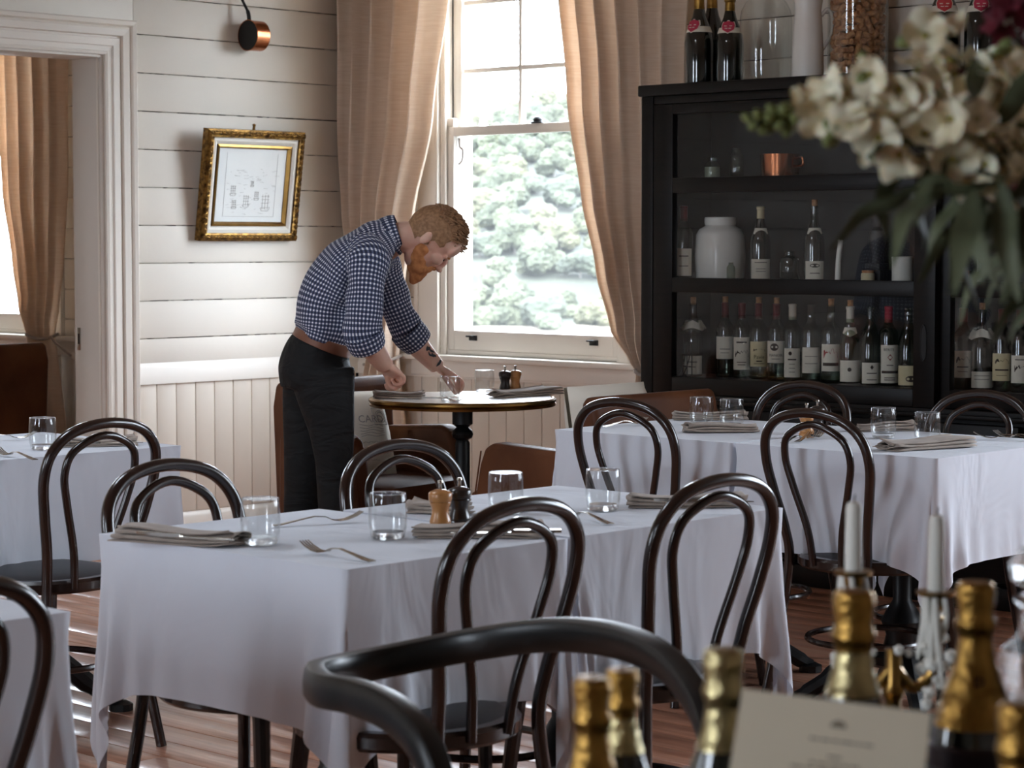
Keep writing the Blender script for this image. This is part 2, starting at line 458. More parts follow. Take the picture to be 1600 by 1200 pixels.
for lo, hi in (((SKY[0], SKY[2]), (SKY[0]+.05, SKY[3])), ((SKY[1]-.05, SKY[2]), (SKY[1], SKY[3])), ((SKY[0]+.05, SKY[2]), (SKY[1]-.05, SKY[2]+.05)), ((SKY[0]+.05, SKY[3]-.05), (SKY[1]-.05, SKY[3]))):
    MB().box((*lo, ROOM_Z-.02), (*hi, ROOM_Z+.16), .003).build('frame', M_trim, w8)
MB().add([(SKY[0]+.05, SKY[2]+.05, ROOM_Z+.1), (SKY[1]-.05, SKY[2]+.05, ROOM_Z+.1), (SKY[1]-.05, SKY[3]-.05, ROOM_Z+.1), (SKY[0]+.05, SKY[3]-.05, ROOM_Z+.1)], [(0, 1, 2, 3)]).build('pane', M_windowglass, w8, False)
portal('daylight_portal', ((SKY[0]+SKY[1])/2, (SKY[2]+SKY[3])/2, ROOM_Z+.17), .9, .9, (0, 0, 0))

# ------------------------------------------------------------------ sash window (built once, copied)
def make_window():
    w = bpy.data.objects.new('window_1', None); COL.objects.link(w); struct(w)
    x0, x1, z0, z1 = W1
    # lining of the opening and outer frame
    MB().box((x0-.001, -.001, z0), (x0+.012, .199, z1), .001).build('frame_jamb', M_trim, w)
    MB().box((x1-.012, -.001, z0), (x1+.001, .199, z1), .001).build('frame_jamb', M_trim, w)
    MB().box((x0+.012, -.001, z1-.012), (x1-.012, .199, z1+.001), .001).build('frame_head', M_trim, w)
    MB().box((x0+.0125, .0, z0), (x0+.03, .014, z1-.012), .002).build('inner_stop', M_trim, w)
    MB().box((x1-.03, .0, z0), (x1-.0125, .014, z1-.012), .002).build('inner_stop', M_trim, w)
    MB().box((x0-.15, -.022, z0-.03), (x0-.001, .0, z1+.03), .004).box((x0-.15, -.034, z0-.03), (x0-.125, -.02, z1+.03), .004).build('casing_side', M_trim, w)
    MB().box((x1+.001, -.022, z0-.03), (x1+.15, .0, z1+.03), .004).box((x1+.125, -.034, z0-.03), (x1+.15, -.02, z1+.03), .004).build('casing_side', M_trim, w)
    MB().box((x0-.16, -.026, z1+.03), (x1+.16, .0, z1+.17), .004).build('casing_head', M_trim, w)
    MB().box((x0-.19, -.075, z0-.026), (x1+.34, .06, z0), .006).build('sill', M_trim, w)
    MB().box((x0-.17, -.03, z0-.10), (x1+.33, .0, z0-.027), .005).build('apron', M_trim, w)
    MB().box((x0+.03, .012, z0), (x1-.03, .06, z0+.022), .004).build('sill_bead', M_trim, w)
    def sash(name, yb, yf, b0, b1, rail_b, rail_t, cols, rows):
        s = MB().box((x0+.014, yb, b0), (x0+.068, yf, b1), .003).build(name, M_trim, w)
        MB().box((x1-.068, yb, b0), (x1-.014, yf, b1), .003).build('stile', M_trim, s)
        MB().box((x0+.068, yb, b0), (x1-.068, yf, b0+rail_b), .003).build('rail', M_trim, s)
        MB().box((x0+.068, yb, b1-rail_t), (x1-.068, yf, b1), .003).build('rail', M_trim, s)
        gx = [x0+.068] + cols + [x1-.068]; gz = [b0+rail_b] + rows + [b1-rail_t]
        for c in cols: MB().box((c-.010, yb+.004, gz[0]), (c+.010, yf-.004, gz[-1]), .003).build('glazing_bar', M_trim, s)
        for r in rows:
            for a, b in zip(gx[:-1], gx[1:]): MB().box((a+.010, yb+.004, r-.010), (b-.010, yf-.004, r+.010), .003).build('glazing_bar', M_trim, s)
        yc = (yb+yf)/2
        for a, b in zip(gx[:-1], gx[1:]):
            for c, d in zip(gz[:-1], gz[1:]):
                MB().add([(a, yc, c), (b, yc, c), (b, yc, d), (a, yc, d)], [(0, 1, 2, 3)]).build('pane', M_windowglass, s, False)
        return s
    lo = sash('lower_sash', .018, .058, z0+.022, 1.850, .09, .042, [], [])
    up = sash('upper_sash', .070, .108, 1.812, z1-.014, .04, .05, [1.005, 1.345], [2.108, 2.42])
    for s_ in (x0+.04, x1-.04): MB().box((s_-.026, .019, 1.850), (s_+.026, .057, 1.893), .012).build('sash_horn', M_trim, lo)
    MB().lathe([(0, 0), (.03, 0), (.03, .006), (.02, .010), (.022, .02), (.014, .028), (0, .03)], 16, (1.155, .03, 1.85)).build('sash_lock', M_iron, lo)
    for lx in (.765, 1.505):
        m = MB().box((lx-.024, .010, .868), (lx+.024, .018, .892), .002).box((lx-.028, -.008, .884), (lx+.014, .012, .892), .002)
        m.build('sash_lift', M_iron, lo)
    MB().tube(spline([(x0+.075, .05, 1.80), (x0+.082, .045, 1.76), (x0+.10, .045, 1.745), (x0+.092, .05, 1.70), (x0+.072, .05, 1.68)], 5), .006, 8).build('sash_cord', M_napkin, lo)
    MB().box((x0+.0125, .066, 1.88), (x0+.016, .11, z1-.02)).build('track_painted_shadow', M_iron, w)  # dark strip standing in for shade in the sash track
    return w
win = make_window()
for i, off in enumerate(W_OFF):
    if i:
        c = copy_tree(win); c.location = (off, 0, 0); c.name = 'window_%d' % (i+1)  # copies out of view are added light sources
    portal('daylight_portal', ((W1[0]+W1[1])/2+off, .21, (W1[2]+W1[3])/2), W1[1]-W1[0], W1[3]-W1[2], (R(-90), 0, 0))
for i, xc in enumerate(BXC):  # the added back windows
    c = copy_tree(win); c.location = (xc, ROOM_Y, 0); c.rotation_euler = (0, 0, PI); c.name = 'window_%d' % (i+6)
    portal('daylight_portal', (xc - (W1[0]+W1[1])/2, ROOM_Y-.21, (W1[2]+W1[3])/2), W1[1]-W1[0], W1[3]-W1[2], (R(90), 0, 0))

# ------------------------------------------------------------------ outside: bay and wooded hillside
M_land = mat('dry_grass_land', (54, 56, 44), 1.0, rgb2=(38, 40, 32), vscale=.05)
M_sand = mat('pale_sand', (124, 116, 102), 1.0, var=.1, vscale=.1)
M_water = mat('bay_water', (150, 165, 170), .25, bump=.2, bscale=.6)
M_leafA = mat('eucalypt_foliage', (80, 82, 62), .9, rgb2=(52, 56, 42), vscale=.9)
M_leafB = mat('grey_green_foliage', (74, 78, 62), .9, rgb2=(46, 50, 40), vscale=.8)
M_leafC = mat('olive_foliage', (90, 88, 66), .9, rgb2=(60, 60, 44), vscale=.8)
M_bark = mat('pale_bark', (92, 88, 82), .9, var=.2, vscale=2)
LEFT = -RT
def far(d, s): return CAM + FH*d + RT*s          # ground point d metres out along the view, s metres right
def hill_z(d, s):
    t = max(0, min(1, (d-300)/230)); side = max(0, min(1, (s+42)/30))
    return -10.2 + (1.2*min(1, max(0, (d-270)/30)) + 39*(t**.85)*(.88+.12*math.sin(s*.06+1.2)+.05*math.sin(s*.17)))*side
m = MB()
def hf(u, v):
    d = 262 + 330*v; s = -75 + 190*u
    p = far(d, s); return (p.x, p.y, hill_z(d, s)-.6*(1 if d < 272 else 0))
m.grid(hf, 50, 50)
hl = struct(m.build('hillside', M_land)); hl['label'] = 'wooded hillside across the bay seen through the window'
wm = MB(); p0 = far(20, 0)
wm.add([(p0.x-700, p0.y-200, -10.3), (p0.x+500, p0.y-200, -10.3), (p0.x+500, p0.y+900, -10.3), (p0.x-700, p0.y+900, -10.3)], [(0, 1, 2, 3)])
struct(wm.build('bay_water', M_water))
gm = MB()
def gf(u, v):
    a = 2*PI*u; r = 90*v + .01; z = -.5 if r < 20 else -.5 - 10.5*min(1, (r-20)/60)
    return (4 + r*math.cos(a), -4 + r*math.sin(a), z)
gm.grid(gf, 40, 12); struct(gm.build('ground', M_land))
sm = MB()
def sf(u, v):
    s = -60 + 150*u; d = 268 + 12*v + 2*math.sin(s*.2); p = far(d, s); return (p.x, p.y, -10.05 + .9*v + .1*math.sin(s))
sm.grid(sf, 40, 6); struct(sm.build('sand_shore', M_sand))
def crown_mesh(name, seed, m):
    rr = random.Random(seed); bm = bmesh.new()
    for k in range(13):
        a = rr.uniform(0, 2*PI); h = rr.uniform(.0, 1.0); rad = (.85 - .55*h)*rr.uniform(.3, 1)
        mt = Matrix.Translation((rad*math.cos(a), rad*math.sin(a), .35 + h*.75)) @ Matrix.Diagonal((1, 1, rr.uniform(.65, .9), 1))
        bmesh.ops.create_icosphere(bm, subdivisions=3, radius=rr.uniform(.26, .46), matrix=mt)
    for v in bm.verts:
        n = v.normal if v.normal.length > 0 else Vector((0, 0, 1))
        v.co += n * rr.uniform(-.06, .09)
    me = bpy.data.meshes.new(name); bm.to_mesh(me); bm.free(); me.materials.append(m); return me
crowns = [crown_mesh('crown', 11+k, mm) for k, mm in enumerate((M_leafA, M_leafB, M_leafC, M_leafA))]
trk = MB().tube(spline([(0, 0, -.2), (.03, .02, .2), (-.03, 0, .5), (.05, .03, .9)], 4), [.055]*4+[.045]*5+[.035]*4, 6)
trk.tube([(0, 0, .35), (.25, .1, .65)], [.03, .015], 5).tube([(0, 0, .3), (-.25, -.05, .6)], [.03, .015], 5)
trk = trk.mesh('trunk', M_bark)
nt_ = 0
for rrow in range(14):
    d0 = 283 + 18*rrow
    n = 18
    for k in range(n):
        s = -34 + 108*(k + .5*(rrow % 2) + rnd.uniform(.2, .6))/n; d = d0 + rnd.uniform(-4, 4)
        if s < -26 + rnd.uniform(-4, 4): continue
        p = far(d, s); t = thing('eucalyptus_tree', 'grey green eucalyptus tree on the far wooded hillside outside the window', 'tree', (p.x, p.y, hill_z(d, s)-.3), rnd.uniform(0, 6.3), 'eucalyptus trees on the far hillside')
        h = rnd.uniform(4.6, 7.2); t.scale = (h*.62, h*.62, h*.62)
        link('crown', crowns[rnd.randrange(4)], t); link('trunk', trk, t); nt_ += 1
# ------------------------------------------------------------------ draped cloth (mass-spring relaxation on a table box)
def drape(half=.34, over=.2584, n=89, seed=1, wall=True, steps=150):
    rg = np.random.default_rng(seed); H = half + over; sp = 2*H/(n-1)
    g = np.linspace(-H, H, n); X, Y = np.meshgrid(g, g, indexing='ij')
    P = np.stack([X, Y, np.full_like(X, .752)], -1) + rg.normal(0, .0012, (n, n, 3))
    wy = half + .008
    if wall: P[..., 1] = np.minimum(P[..., 1], 1e9)
    V = np.zeros_like(P); dt = 1/60.
    cons = []
    def C(a, b, L, k): cons.append((a, b, L, k))
    for st in (0, 1):
        C((slice(st, n-1, 2), slice(None)), (slice(st+1, n, 2), slice(None)), sp, 1)
        C((slice(None), slice(st, n-1, 2)), (slice(None), slice(st+1, n, 2)), sp, 1)
    for st in (0, 1):
        C((slice(st, n-1, 2), slice(0, n-1)), (slice(st+1, n, 2), slice(1, n)), sp*2**.5, .35)
        C((slice(st, n-1, 2), slice(1, n)), (slice(st+1, n, 2), slice(0, n-1)), sp*2**.5, .35)
    for st in range(4):
        C((slice(st, n-2, 4), slice(None)), (slice(st+2, n, 4), slice(None)), 2*sp, .22)
        C((slice(None), slice(st, n-2, 4)), (slice(None), slice(st+2, n, 4)), 2*sp, .22)
    top = .75; rd = .006
    def collide(P):
        x, y, z = P[..., 0], P[..., 1], P[..., 2]
        ins = (np.abs(x) < half) & (np.abs(y) < half) & (z < top)
        dz = top - z; dx = half - np.abs(x); dy = half - np.abs(y)
        mt = ins & (dz <= np.minimum(dx, dy)); mx = ins & ~mt & (dx <= dy); my = ins & ~mt & ~mx
        z[mt] = top; x[mx] = np.sign(x[mx])*half; y[my] = np.sign(y[my])*half
        if wall:
            o = y > wy; y[o] = wy
        return mt
    on_top0 = (np.abs(X) < half+.001) & (np.abs(Y) < half+.001)
    for it in range(steps):
        V[..., 2] -= 9.8*dt; V *= .965
        Q = P + V*dt
        for k in range(9):
            for a, b, L, st in cons:
                d = Q[b] - Q[a]; l = np.sqrt((d*d).sum(-1, keepdims=True)) + 1e-9
                c = d*(.5*st*(l-L)/l); Q[a] = Q[a] + c; Q[b] = Q[b] - c
            mt = collide(Q)
            Q[on_top0, :2] = np.stack([X, Y], -1)[on_top0]; Q[on_top0, 2] = top
        V = (Q - P)/dt; P = Q
    for it in range(4):                       # relax stitch-scale ripples, table top stays put
        Q = P.copy(); Q[1:-1, 1:-1] = .5*P[1:-1, 1:-1] + .125*(P[2:, 1:-1]+P[:-2, 1:-1]+P[1:-1, 2:]+P[1:-1, :-2])
        Q[0, 1:-1] = .5*P[0, 1:-1]+.25*(P[0, 2:]+P[0, :-2]); Q[-1, 1:-1] = .5*P[-1, 1:-1]+.25*(P[-1, 2:]+P[-1, :-2])
        Q[1:-1, 0] = .5*P[1:-1, 0]+.25*(P[2:, 0]+P[:-2, 0]); Q[1:-1, -1] = .5*P[1:-1, -1]+.25*(P[2:, -1]+P[:-2, -1])
        Q[on_top0] = P[on_top0]; P = Q
    return P
def cloth_mesh(name, P):
    n = P.shape[0]; P = P.copy(); P[..., 2] += .0025
    dirv = P[..., :2]; m = MB()
    m.v = [tuple(p) for p in P.reshape(-1, 3)]
    m.f = [(i*n+j, (i+1)*n+j, (i+1)*n+j+1, i*n+j+1) for i in range(n-1) for j in range(n-1)]; m.m = [0]*len(m.f)
    me = m.mesh(name, M_cloth, False); me.polygons.foreach_set('use_smooth', [True]*len(me.polygons)); me.set_sharp_from_angle(angle=R(58)); return me
CLOTH = [cloth_mesh('tablecloth', drape(seed=s, wall=w)) for s, w in ((3, True), (8, True), (5, False))]

def add_cloth(i, loc, rz, sx, sy, label):
    o = link('tablecloth', CLOTH[i]); o.location = (loc[0], loc[1], 0); o.rotation_euler = (0, 0, rz); o.scale = (sx, sy, 1)
    return tag(o, label, 'tablecloth', 'white tablecloths')

def make_table(label):
    t = thing('pedestal_table', label, 'table', group='cloth-covered dining tables')
    MB().box((-.30, -.30, .712), (.30, .30, .738), .006).build('tabletop', M_black_wood, t)
    MB().lathe([(.0, .715), (.16, .715), (.16, .705), (.05, .70), (.035, .66), (.05, .62), (.05, .60), (.03, .58), (.027, .30), (.045, .27), (.06, .24), (.045, .2), (.06, .14), (.05, .08), (0, .07)], 20).build('column', M_iron, t)
    foot = MB().tube(spline([(.02, 0, .13), (.12, 0, .14), (.20, 0, .08), (.27, 0, .035), (.30, 0, .018)], 4), [.035]*5+[.03]*4+[.024]*4+[.02]*4, 8)
    foot.lathe([(.0, 0), (.035, 0), (.035, .02), (.015, .03), (0, .03)], 10, (.30, 0, 0))
    fm = foot.mesh('foot', M_iron)
    for k in range(4):
        o = link('foot', fm, t); o.rotation_euler = (0, 0, PI/4 + k*PI/2)
    return t
TABLES = [  # centre, size, cloth (index, quarter turns), labels
    ((4.835, -4.545), (.72, .58), (0, 0), 'front centre pair, its left hand table, with the two tumblers and a lone fork'),
    ((4.86, -3.895), (.66, .68), (1, 2), 'front centre pair, its right hand table, beside the white corner fold'),
    ((3.785, -2.02), (.68, .70), (1, 3), 'table in front of the black cabinet, near the armchair'),
    ((4.475, -2.02), (.67, .70), (0, 1), 'table in front of the black cabinet, its brightly lit right end'),
    ((2.72, -3.83), (.66, .66), (0, 2), 'left table by the doorway, nearer the painted wall'),
    ((2.70, -4.52), (.66, .66), (1, 0), 'left table by the doorway, cut off by the frame edge'),
    ((4.88, -5.78), (.68, .68), (2, 1), 'table in the bottom left corner'),
]
tl = ['pedestal table under the white cloth, left half of the front centre pair', 'pedestal table under the white cloth, right half of the front centre pair',
      'pedestal table under the white cloth before the black cabinet, nearer the brown armchair', 'pedestal table under the white cloth before the black cabinet, brightly lit end',
      'pedestal table under the white cloth by the doorway, nearer the painted wall', 'pedestal table under the white cloth by the doorway, at the frame edge',
      'pedestal table under the white cloth in the bottom left corner']
cl = ['white tablecloth with sharp corner fold on the left half of the front centre pair', 'creased white tablecloth on the right half of the front centre pair, hanging to a point',
      'white tablecloth on the table before the black cabinet, nearer the brown armchair', 'white tablecloth before the black cabinet with its brightly lit side',
      'white tablecloth on the table by the doorway, behind a bentwood chair', 'white tablecloth by the doorway cut off by the left edge',
      'shadowed white tablecloth hanging in the bottom left corner']
tproto = None
for i, ((cx, cy), (sx, sy), (ci, q), _) in enumerate(TABLES):
    if tproto is None: tproto = t = make_table(tl[0]); t.location = (cx, cy, 0)
    else: t = dup(tproto, (cx, cy, 0), 0, tl[i])
    t.scale = (sx/.68, sy/.68, 1)
    add_cloth(ci, (cx, cy), q*PI/2, (sx if q % 2 == 0 else sy)/.68, (sy if q % 2 == 0 else sx)/.68, cl[i])

# ------------------------------------------------------------------ bentwood chairs
def make_chair():
    t = thing('bentwood_chair', 'x', 'chair', group='dark bentwood chairs')
    half = [(-.185, -.265, 0), (-.155, -.225, .25), (-.135, -.205, .44), (-.142, -.217, .54), (-.164, -.238, .64), (-.178, -.256, .73), (-.163, -.272, .80), (-.105, -.283, .848), (0, -.288, .866)]
    path = spline(half + [(-x, y, z) for x, y, z in half[-2::-1]], 6)
    MB().tube(path, .0138, 12).build('back_hoop', M_bent, t)
    half = [(-.048, -.206, .44), (-.060, -.219, .54), (-.095, -.240, .66), (-.112, -.254, .74), (-.09, -.268, .80), (0, -.277, .834)]
    path = spline(half + [(-x, y, z) for x, y, z in half[-2::-1]], 6)
    MB().tube(path, .0105, 12).build('inner_hoop', M_bent, t)
    MB().lathe([(.150, .425), (.205, .425), (.212, .432), (.212, .452), (.205, .460), (.16, .462), (.15, .455), (.150, .425)], 40).build('seat_ring', M_bent, t)
    MB().lathe([(.0, .478), (.08, .477), (.14, .472), (.175, .465), (.19, .459), (.19, .445), (0, .44)][::-1], 36).build('seat_pad', M_blackleather, t)
    for s in (-1, 1):
        MB().tube([(s*.135, .135, .445), (s*.15, .155, .25), (s*.175, .185, 0)], [.018, .0155, .012], 10).build('leg', M_bent, t)
    MB().tube([(.165*math.cos(a), -.02+.178*math.sin(a), .225) for a in [2*PI*k/32 for k in range(32)]], .009, 8, closed=True).build('leg_ring', M_bent, t)
    return t
# chair: back-base position, direction it faces, label
CH = [((5.335, -4.615), 'W', 'dark bentwood chair with black seat, nearest chair at the front centre table'),
      ((5.335, -4.04), 'W', 'dark bentwood chair backing the front centre table beside the gold bottle top'),
      ((4.465, -4.595), 'E', 'dark bentwood chair on the far side of the front centre table, left of the tumbler'),
      ((4.475, -3.95), 'E', 'dark bentwood chair on the far side of the front centre table, below the standing man'),
      ((3.86, -2.475), 'N', 'dark bentwood chair before the cabinet table, backing onto the brown armchair'),
      ((4.51, -2.44), 'N', 'dark bentwood chair at the near side of the cabinet table, above the right candle'),
      ((3.77, -1.60), 'S', 'dark bentwood chair between the cabinet and its table, left of the flowers'),
      ((4.42, -1.59), 'S', 'dark bentwood chair between the cabinet and its table, cut by the right edge'),
      ((3.33, -4.02), 'W', 'dark bentwood chair at the left table, in front of the white door frame'),
      ((5.40, -5.83), 'W', 'dark bentwood chair cut off by the left edge, at the corner table')]
FACE = {'N': 0, 'E': -PI/2, 'S': PI, 'W': PI/2}
ch0 = None
for i, ((bx, by), d, lab) in enumerate(CH):
    rz = FACE[d] + R([1.5, -2, 3, -2, 2, -3, 1, -1, 2, -3][i])
    off = Vector((0, .21, 0)); off.rotate(Euler((0, 0, rz)))
    loc = (bx + off.x, by + off.y, 0)
    if ch0 is None: ch0 = make_chair(); ch0.location = loc; ch0.rotation_euler = (0, 0, rz); ch0['label'] = lab
    else: dup(ch0, loc, rz, lab)

# ------------------------------------------------------------------ tableware
def make_glass(label):
    pr = [(0, 0), (.030, 0), (.0325, .003), (.0365, .022), (.0378, .045), (.0370, .070), (.0355, .087), (.0345, .0875), (.0340, .086), (.0355, .068), (.0362, .045), (.0350, .022), (.030, .0125), (0, .0115)]
    t = thing('tumbler', label, 'glass', group='clear tumblers')
    MB().lathe([(.0325, .003), (.0365, .022), (.0378, .045), (.0370, .070), (.0355, .087), (.0349, .0878), (.0343, .087), (.0355, .070), (.0363, .045), (.0351, .022), (.031, .0135)], 36).build('wall', M_tumbler, t)
    MB().lathe([(0, .0), (.029, 0), (.0322, .003), (.0325, .006), (.0308, .0132), (.02, .0118), (0, .0112)], 36).build('base', M_glass, t)
    MB().lathe([(.0357, .0865), (.0353, .0882), (.0345, .0885), (.0341, .0868)], 36).build('rim', M_glass, t)
    return t
GL = [((407, 850), 'clear tumbler on the front table next to the folded napkin at the left end'),
      ((606, 841), 'clear tumbler on the front table just left of the pepper mills'),
      ((790, 802), 'clear tumbler on the front table partly behind a chair hoop, right of the mills'),
      ((942, 797), 'clear tumbler on the front table between two chair backs'),
      ((1096, 664), 'clear tumbler at the left of the cabinet table, taller of the two side by side'),
      ((1143, 668), 'clear tumbler at the left of the cabinet table, right one of the pair'),
      ((1380, 684), 'clear tumbler on the cabinet table behind the folded napkin'),
      ((1449, 692), 'clear tumbler on the cabinet table nearest the bright end'),
      ((67, 702), 'clear tumbler on the left table by the doorway'),
      ((703, 626), 'clear tumbler on the round marble table in front of the hand'),
      ((757, 614), 'clear tumbler on the round marble table beside the mills')]
g0 = None
for (p, lab) in GL:
    rnd_t = p[0] > 690 and p[0] < 770 and p[1] < 640
    w = tz(p[0], p[1], .754)
    if g0 is None: g0 = make_glass(lab); g0.location = w
    else: c = dup(g0, w, rnd.uniform(0, 6), lab)

def make_napkin(seed):
    rr = random.Random(seed); m = MB()
    prof = []; w = .042; z = .002; lay = 6
    for k in range(lay):
        a, b = (-w, w) if k % 2 == 0 else (w, -w)
        ww_ = w*(1-.06*k)
        a = math.copysign(ww_, a); b = math.copysign(ww_*(1-.02), b)
        for q in range(7): prof.append((a + (b-a)*q/6, z + .0006*math.sin(q*1.3+k)))
        prof.append((b*1.05, z + .0022)); z += .0042
    def f(u, v):
        i = int(round(u*(len(prof)-1))); y, zz = prof[i]; x = -.105 + .21*v
        end = abs(v-.5)*2; fan = 1 - .16*v
        lift = .007*max(0, v-.82)/.18*math.sin(i*.55+seed) + .002*math.sin(v*7+seed)*zz/.02
        return (x + .006*math.sin(i*.35+seed)*(1 if v > .5 else -1)*end, y*fan + .004*math.sin(v*5+seed), max(.0012, zz*(1+.12*math.sin(v*4+seed)) + lift))
    m.grid(f, len(prof)-1, 14)
    me = m.mesh('napkin', M_napkin, False); me.polygons.foreach_set('use_smooth', [True]*len(me.polygons)); return me
NAPM = [make_napkin(s) for s in (1, 4, 9)]
def napkin(i, pa, pb, lab, z=.754):
    a, b = tz(*pa, z), tz(*pb, z); c = (a+b)/2; d = b-a
    o = link('napkin', NAPM[i]); o.location = (c.x, c.y, z); o.rotation_euler = (0, 0, math.atan2(d.y, d.x)); s = d.length/.21; o.scale = (s, max(.75, s), 1)
    md = o.modifiers.new('thick', 'SOLIDIFY'); md.thickness = .0022; md.offset = 0
    return tag(o, lab, 'napkin', 'folded taupe linen napkins')
NAPS = [(0, (192, 842), (376, 852), 'folded taupe napkin with a knife, left end of the front table'),
        (1, (652, 836), (848, 838), 'folded taupe napkin in front of the pepper mills on the front table'),
        (2, (982, 790), (1162, 790), 'folded taupe napkin on the front table seen through a chair hoop'),
        (0, (735, 803), (640, 800), 'folded taupe napkin behind the pepper mills on the front table'),
        (1, (1182, 674), (1070, 675), 'folded taupe napkin before the two tumblers on the cabinet table'),
        (2, (1052, 655), (1165, 655), 'folded taupe napkin behind the two tumblers on the cabinet table'),
        (0, (1502, 696), (1385, 704), 'folded taupe napkin at the right corner of the cabinet table'),
        (1, (1340, 673), (1428, 672), 'folded taupe napkin behind the right hand tumblers of the cabinet table'),
        (2, (95, 697), (212, 695), 'folded taupe napkin on the left table seen through a chair hoop'),
        (0, (862, 615), (776, 621), 'folded pale napkin overhanging the right rim of the round marble table'),
        (2, (662, 622), (584, 622), 'folded taupe napkin overhanging the left rim of the round marble table')]
for a in NAPS: napkin(*a)

def make_fork():
    m = MB()
    def strip(pts, ws, th=.0016):
        vs = []; fs = []
        for (x, z), w in zip(pts, ws): vs += [(x, -w, z), (x, w, z), (x, w*.9, z+th), (x, -w*.9, z+th)]
        n = len(pts)
        for i in range(n-1):
            for k in range(4): fs.append((4*i+k, 4*i+(k+1) % 4, 4*i+4+(k+1) % 4, 4*i+4+k))
        fs += [(0, 1, 2, 3), (4*n-1, 4*n-2, 4*n-3, 4*n-4)]; m.add(vs, fs)
    strip([(-.10, .001), (-.08, .003), (-.04, .010), (-.01, .015), (.015, .013), (.03, .006), (.045, .004)], [.0085, .008, .005, .0035, .0032, .009, .0125])
    for k in range(4):
        y = -.0096 + .0064*k; b = len(m.v)
        vs = []; P = [(.044, .004), (.06, .0055), (.08, .012), (.095, .020)]; W = [.0024, .0022, .0019, .0010]
        for (x, z), w in zip(P, W): vs += [(x, y-w, z), (x, y+w, z), (x, y+w, z+.0016), (x, y-w, z+.0016)]
        fs = []
        for i in range(3):
            for q in range(4): fs.append((4*i+q, 4*i+(q+1) % 4, 4*i+4+(q+1) % 4, 4*i+4+q))
        fs += [(0, 1, 2, 3), (15, 14, 13, 12)]; m.add(vs, fs)
    return m.mesh('fork', M_steel)
FORK = make_fork()
km = MB()
def kstrip(P, th):
    vs = []; fs = []
    for x, a, b in P: vs += [(x, a, 0), (x, b, 0), (x, b, th), (x, a, th)]
    n = len(P)
    for i in range(n-1):
        for k in range(4): fs.append((4*i+k, 4*i+(k+1) % 4, 4*i+4+(k+1) % 4, 4*i+4+k))
    fs += [(0, 1, 2, 3), (4*n-1, 4*n-2, 4*n-3, 4*n-4)]; km.add(vs, fs)
kstrip([(-.105, -.006, .006), (-.09, -.009, .009), (-.04, -.007, .007), (-.01, -.0055, .0055)], .006)
kstrip([(-.01, -.006, .006), (.0, -.006, .010), (.06, -.006, .011), (.09, -.005, .009), (.105, -.002, .002)], .0015)
KNIFE = km.mesh('knife', M_steel)
def lay(name, me, pa, pb, lab, cat, group, z=.7545):
    a, b = tz(*pa, z), tz(*pb, z); c = (a+b)/2; d = b-a
    o = link(name, me); o.location = (c.x, c.y, z); o.rotation_euler = (0, 0, math.atan2(d.y, d.x))
    return tag(o, lab, cat, group)
FK = [((440, 822), (555, 815), 'steel fork between the two tumblers at the far edge of the front table'),
      ((592, 880), (463, 860), 'steel fork lying alone at the near corner of the front table'),
      ((978, 824), (850, 800), 'steel fork on the front table between the two chair backs'),
      ((942, 668), (1012, 662), 'steel fork on the cabinet table inside the leftmost chair hoop'),
      ((1217, 694), (1275, 684), 'steel fork on the cabinet table before the beech mill, left of two'),
      ((1240, 692), (1290, 682), 'steel fork on the cabinet table before the beech mill, right of two'),
      ((1615, 688), (1532, 686), 'steel fork at the bright end of the cabinet table, left of two'),
      ((1632, 690), (1556, 683), 'steel fork at the bright end of the cabinet table, right of two'),
      ((-30, 690), (44, 686), 'steel fork beside the tumbler on the left table'),
      ((62, 720), (-12, 710), 'steel fork at the near edge of the left table'),
      ((758, 630), (702, 628), 'steel fork on the round marble table below the tumbler')]
for pa, pb, lab in FK: lay('fork', FORK, pa, pb, lab, 'fork', 'steel forks')
for pa, pb, lab, z in [((236, 836), (345, 843), 'steel table knife tucked in the napkin at the left end of the front table', .780),
                    ((845, 832), (735, 833), 'steel table knife on the napkin before the mills on the front table', .780),
                    ((1050, 783), (1150, 784), 'steel table knife on the napkin seen through the right front chair hoop', .780),
                    ((120, 694), (205, 692), 'steel table knife on the napkin of the left table', .780),
                    ((690, 623), (620, 622), 'steel table knife on the left napkin of the round table', .780)]:
    lay('table_knife', KNIFE, pa, pb, lab, 'knife', 'steel table knives', z)

def make_mill(m, label):
    t = thing('pepper_mill', label, 'mill', group='small pepper and salt mills')
    MB().lathe([(0, 0), (.0225, 0), (.0225, .012), (.0205, .014), (.0215, .018), (.0205, .022), (.0165, .036), (.0175, .046), (.0215, .056), (.0205, .058), (0, .058)], 24).build('body', m, t)
    MB().lathe([(0, .0585), (.0215, .0585), (.0235, .063), (.0235, .074), (.0215, .077), (.010, .082), (0, .083)], 24).build('cap', m, t)
    MB().lathe([(0, .083), (.004, .083), (.0035, .092), (.0055, .096), (.0045, .1), (0, .1)], 14).build('knob', M_steel, t)
    return t
for p, m, lab, s in [((688, 829), M_woodmill, 'beech pepper mill in the middle of the front table', 1.0), ((718, 824), M_darkmill, 'dark mill beside the beech one in the middle of the front table', 1.0),
                  ((1260, 683), M_woodmill, 'beech mill on the cabinet table seen through a chair hoop', 1.0), ((1277, 677), M_darkmill, 'dark mill behind the beech one on the cabinet table', 1.0),
                  ((789, 613), M_darkmill, 'dark mill on the round marble table by the window', 1.0), ((805, 612), M_woodmill, 'beech mill on the round marble table by the window', 1.0)]:
    t = make_mill(m, lab); t.location = tz(p[0], p[1], .7545); t.scale = (s, s, s)
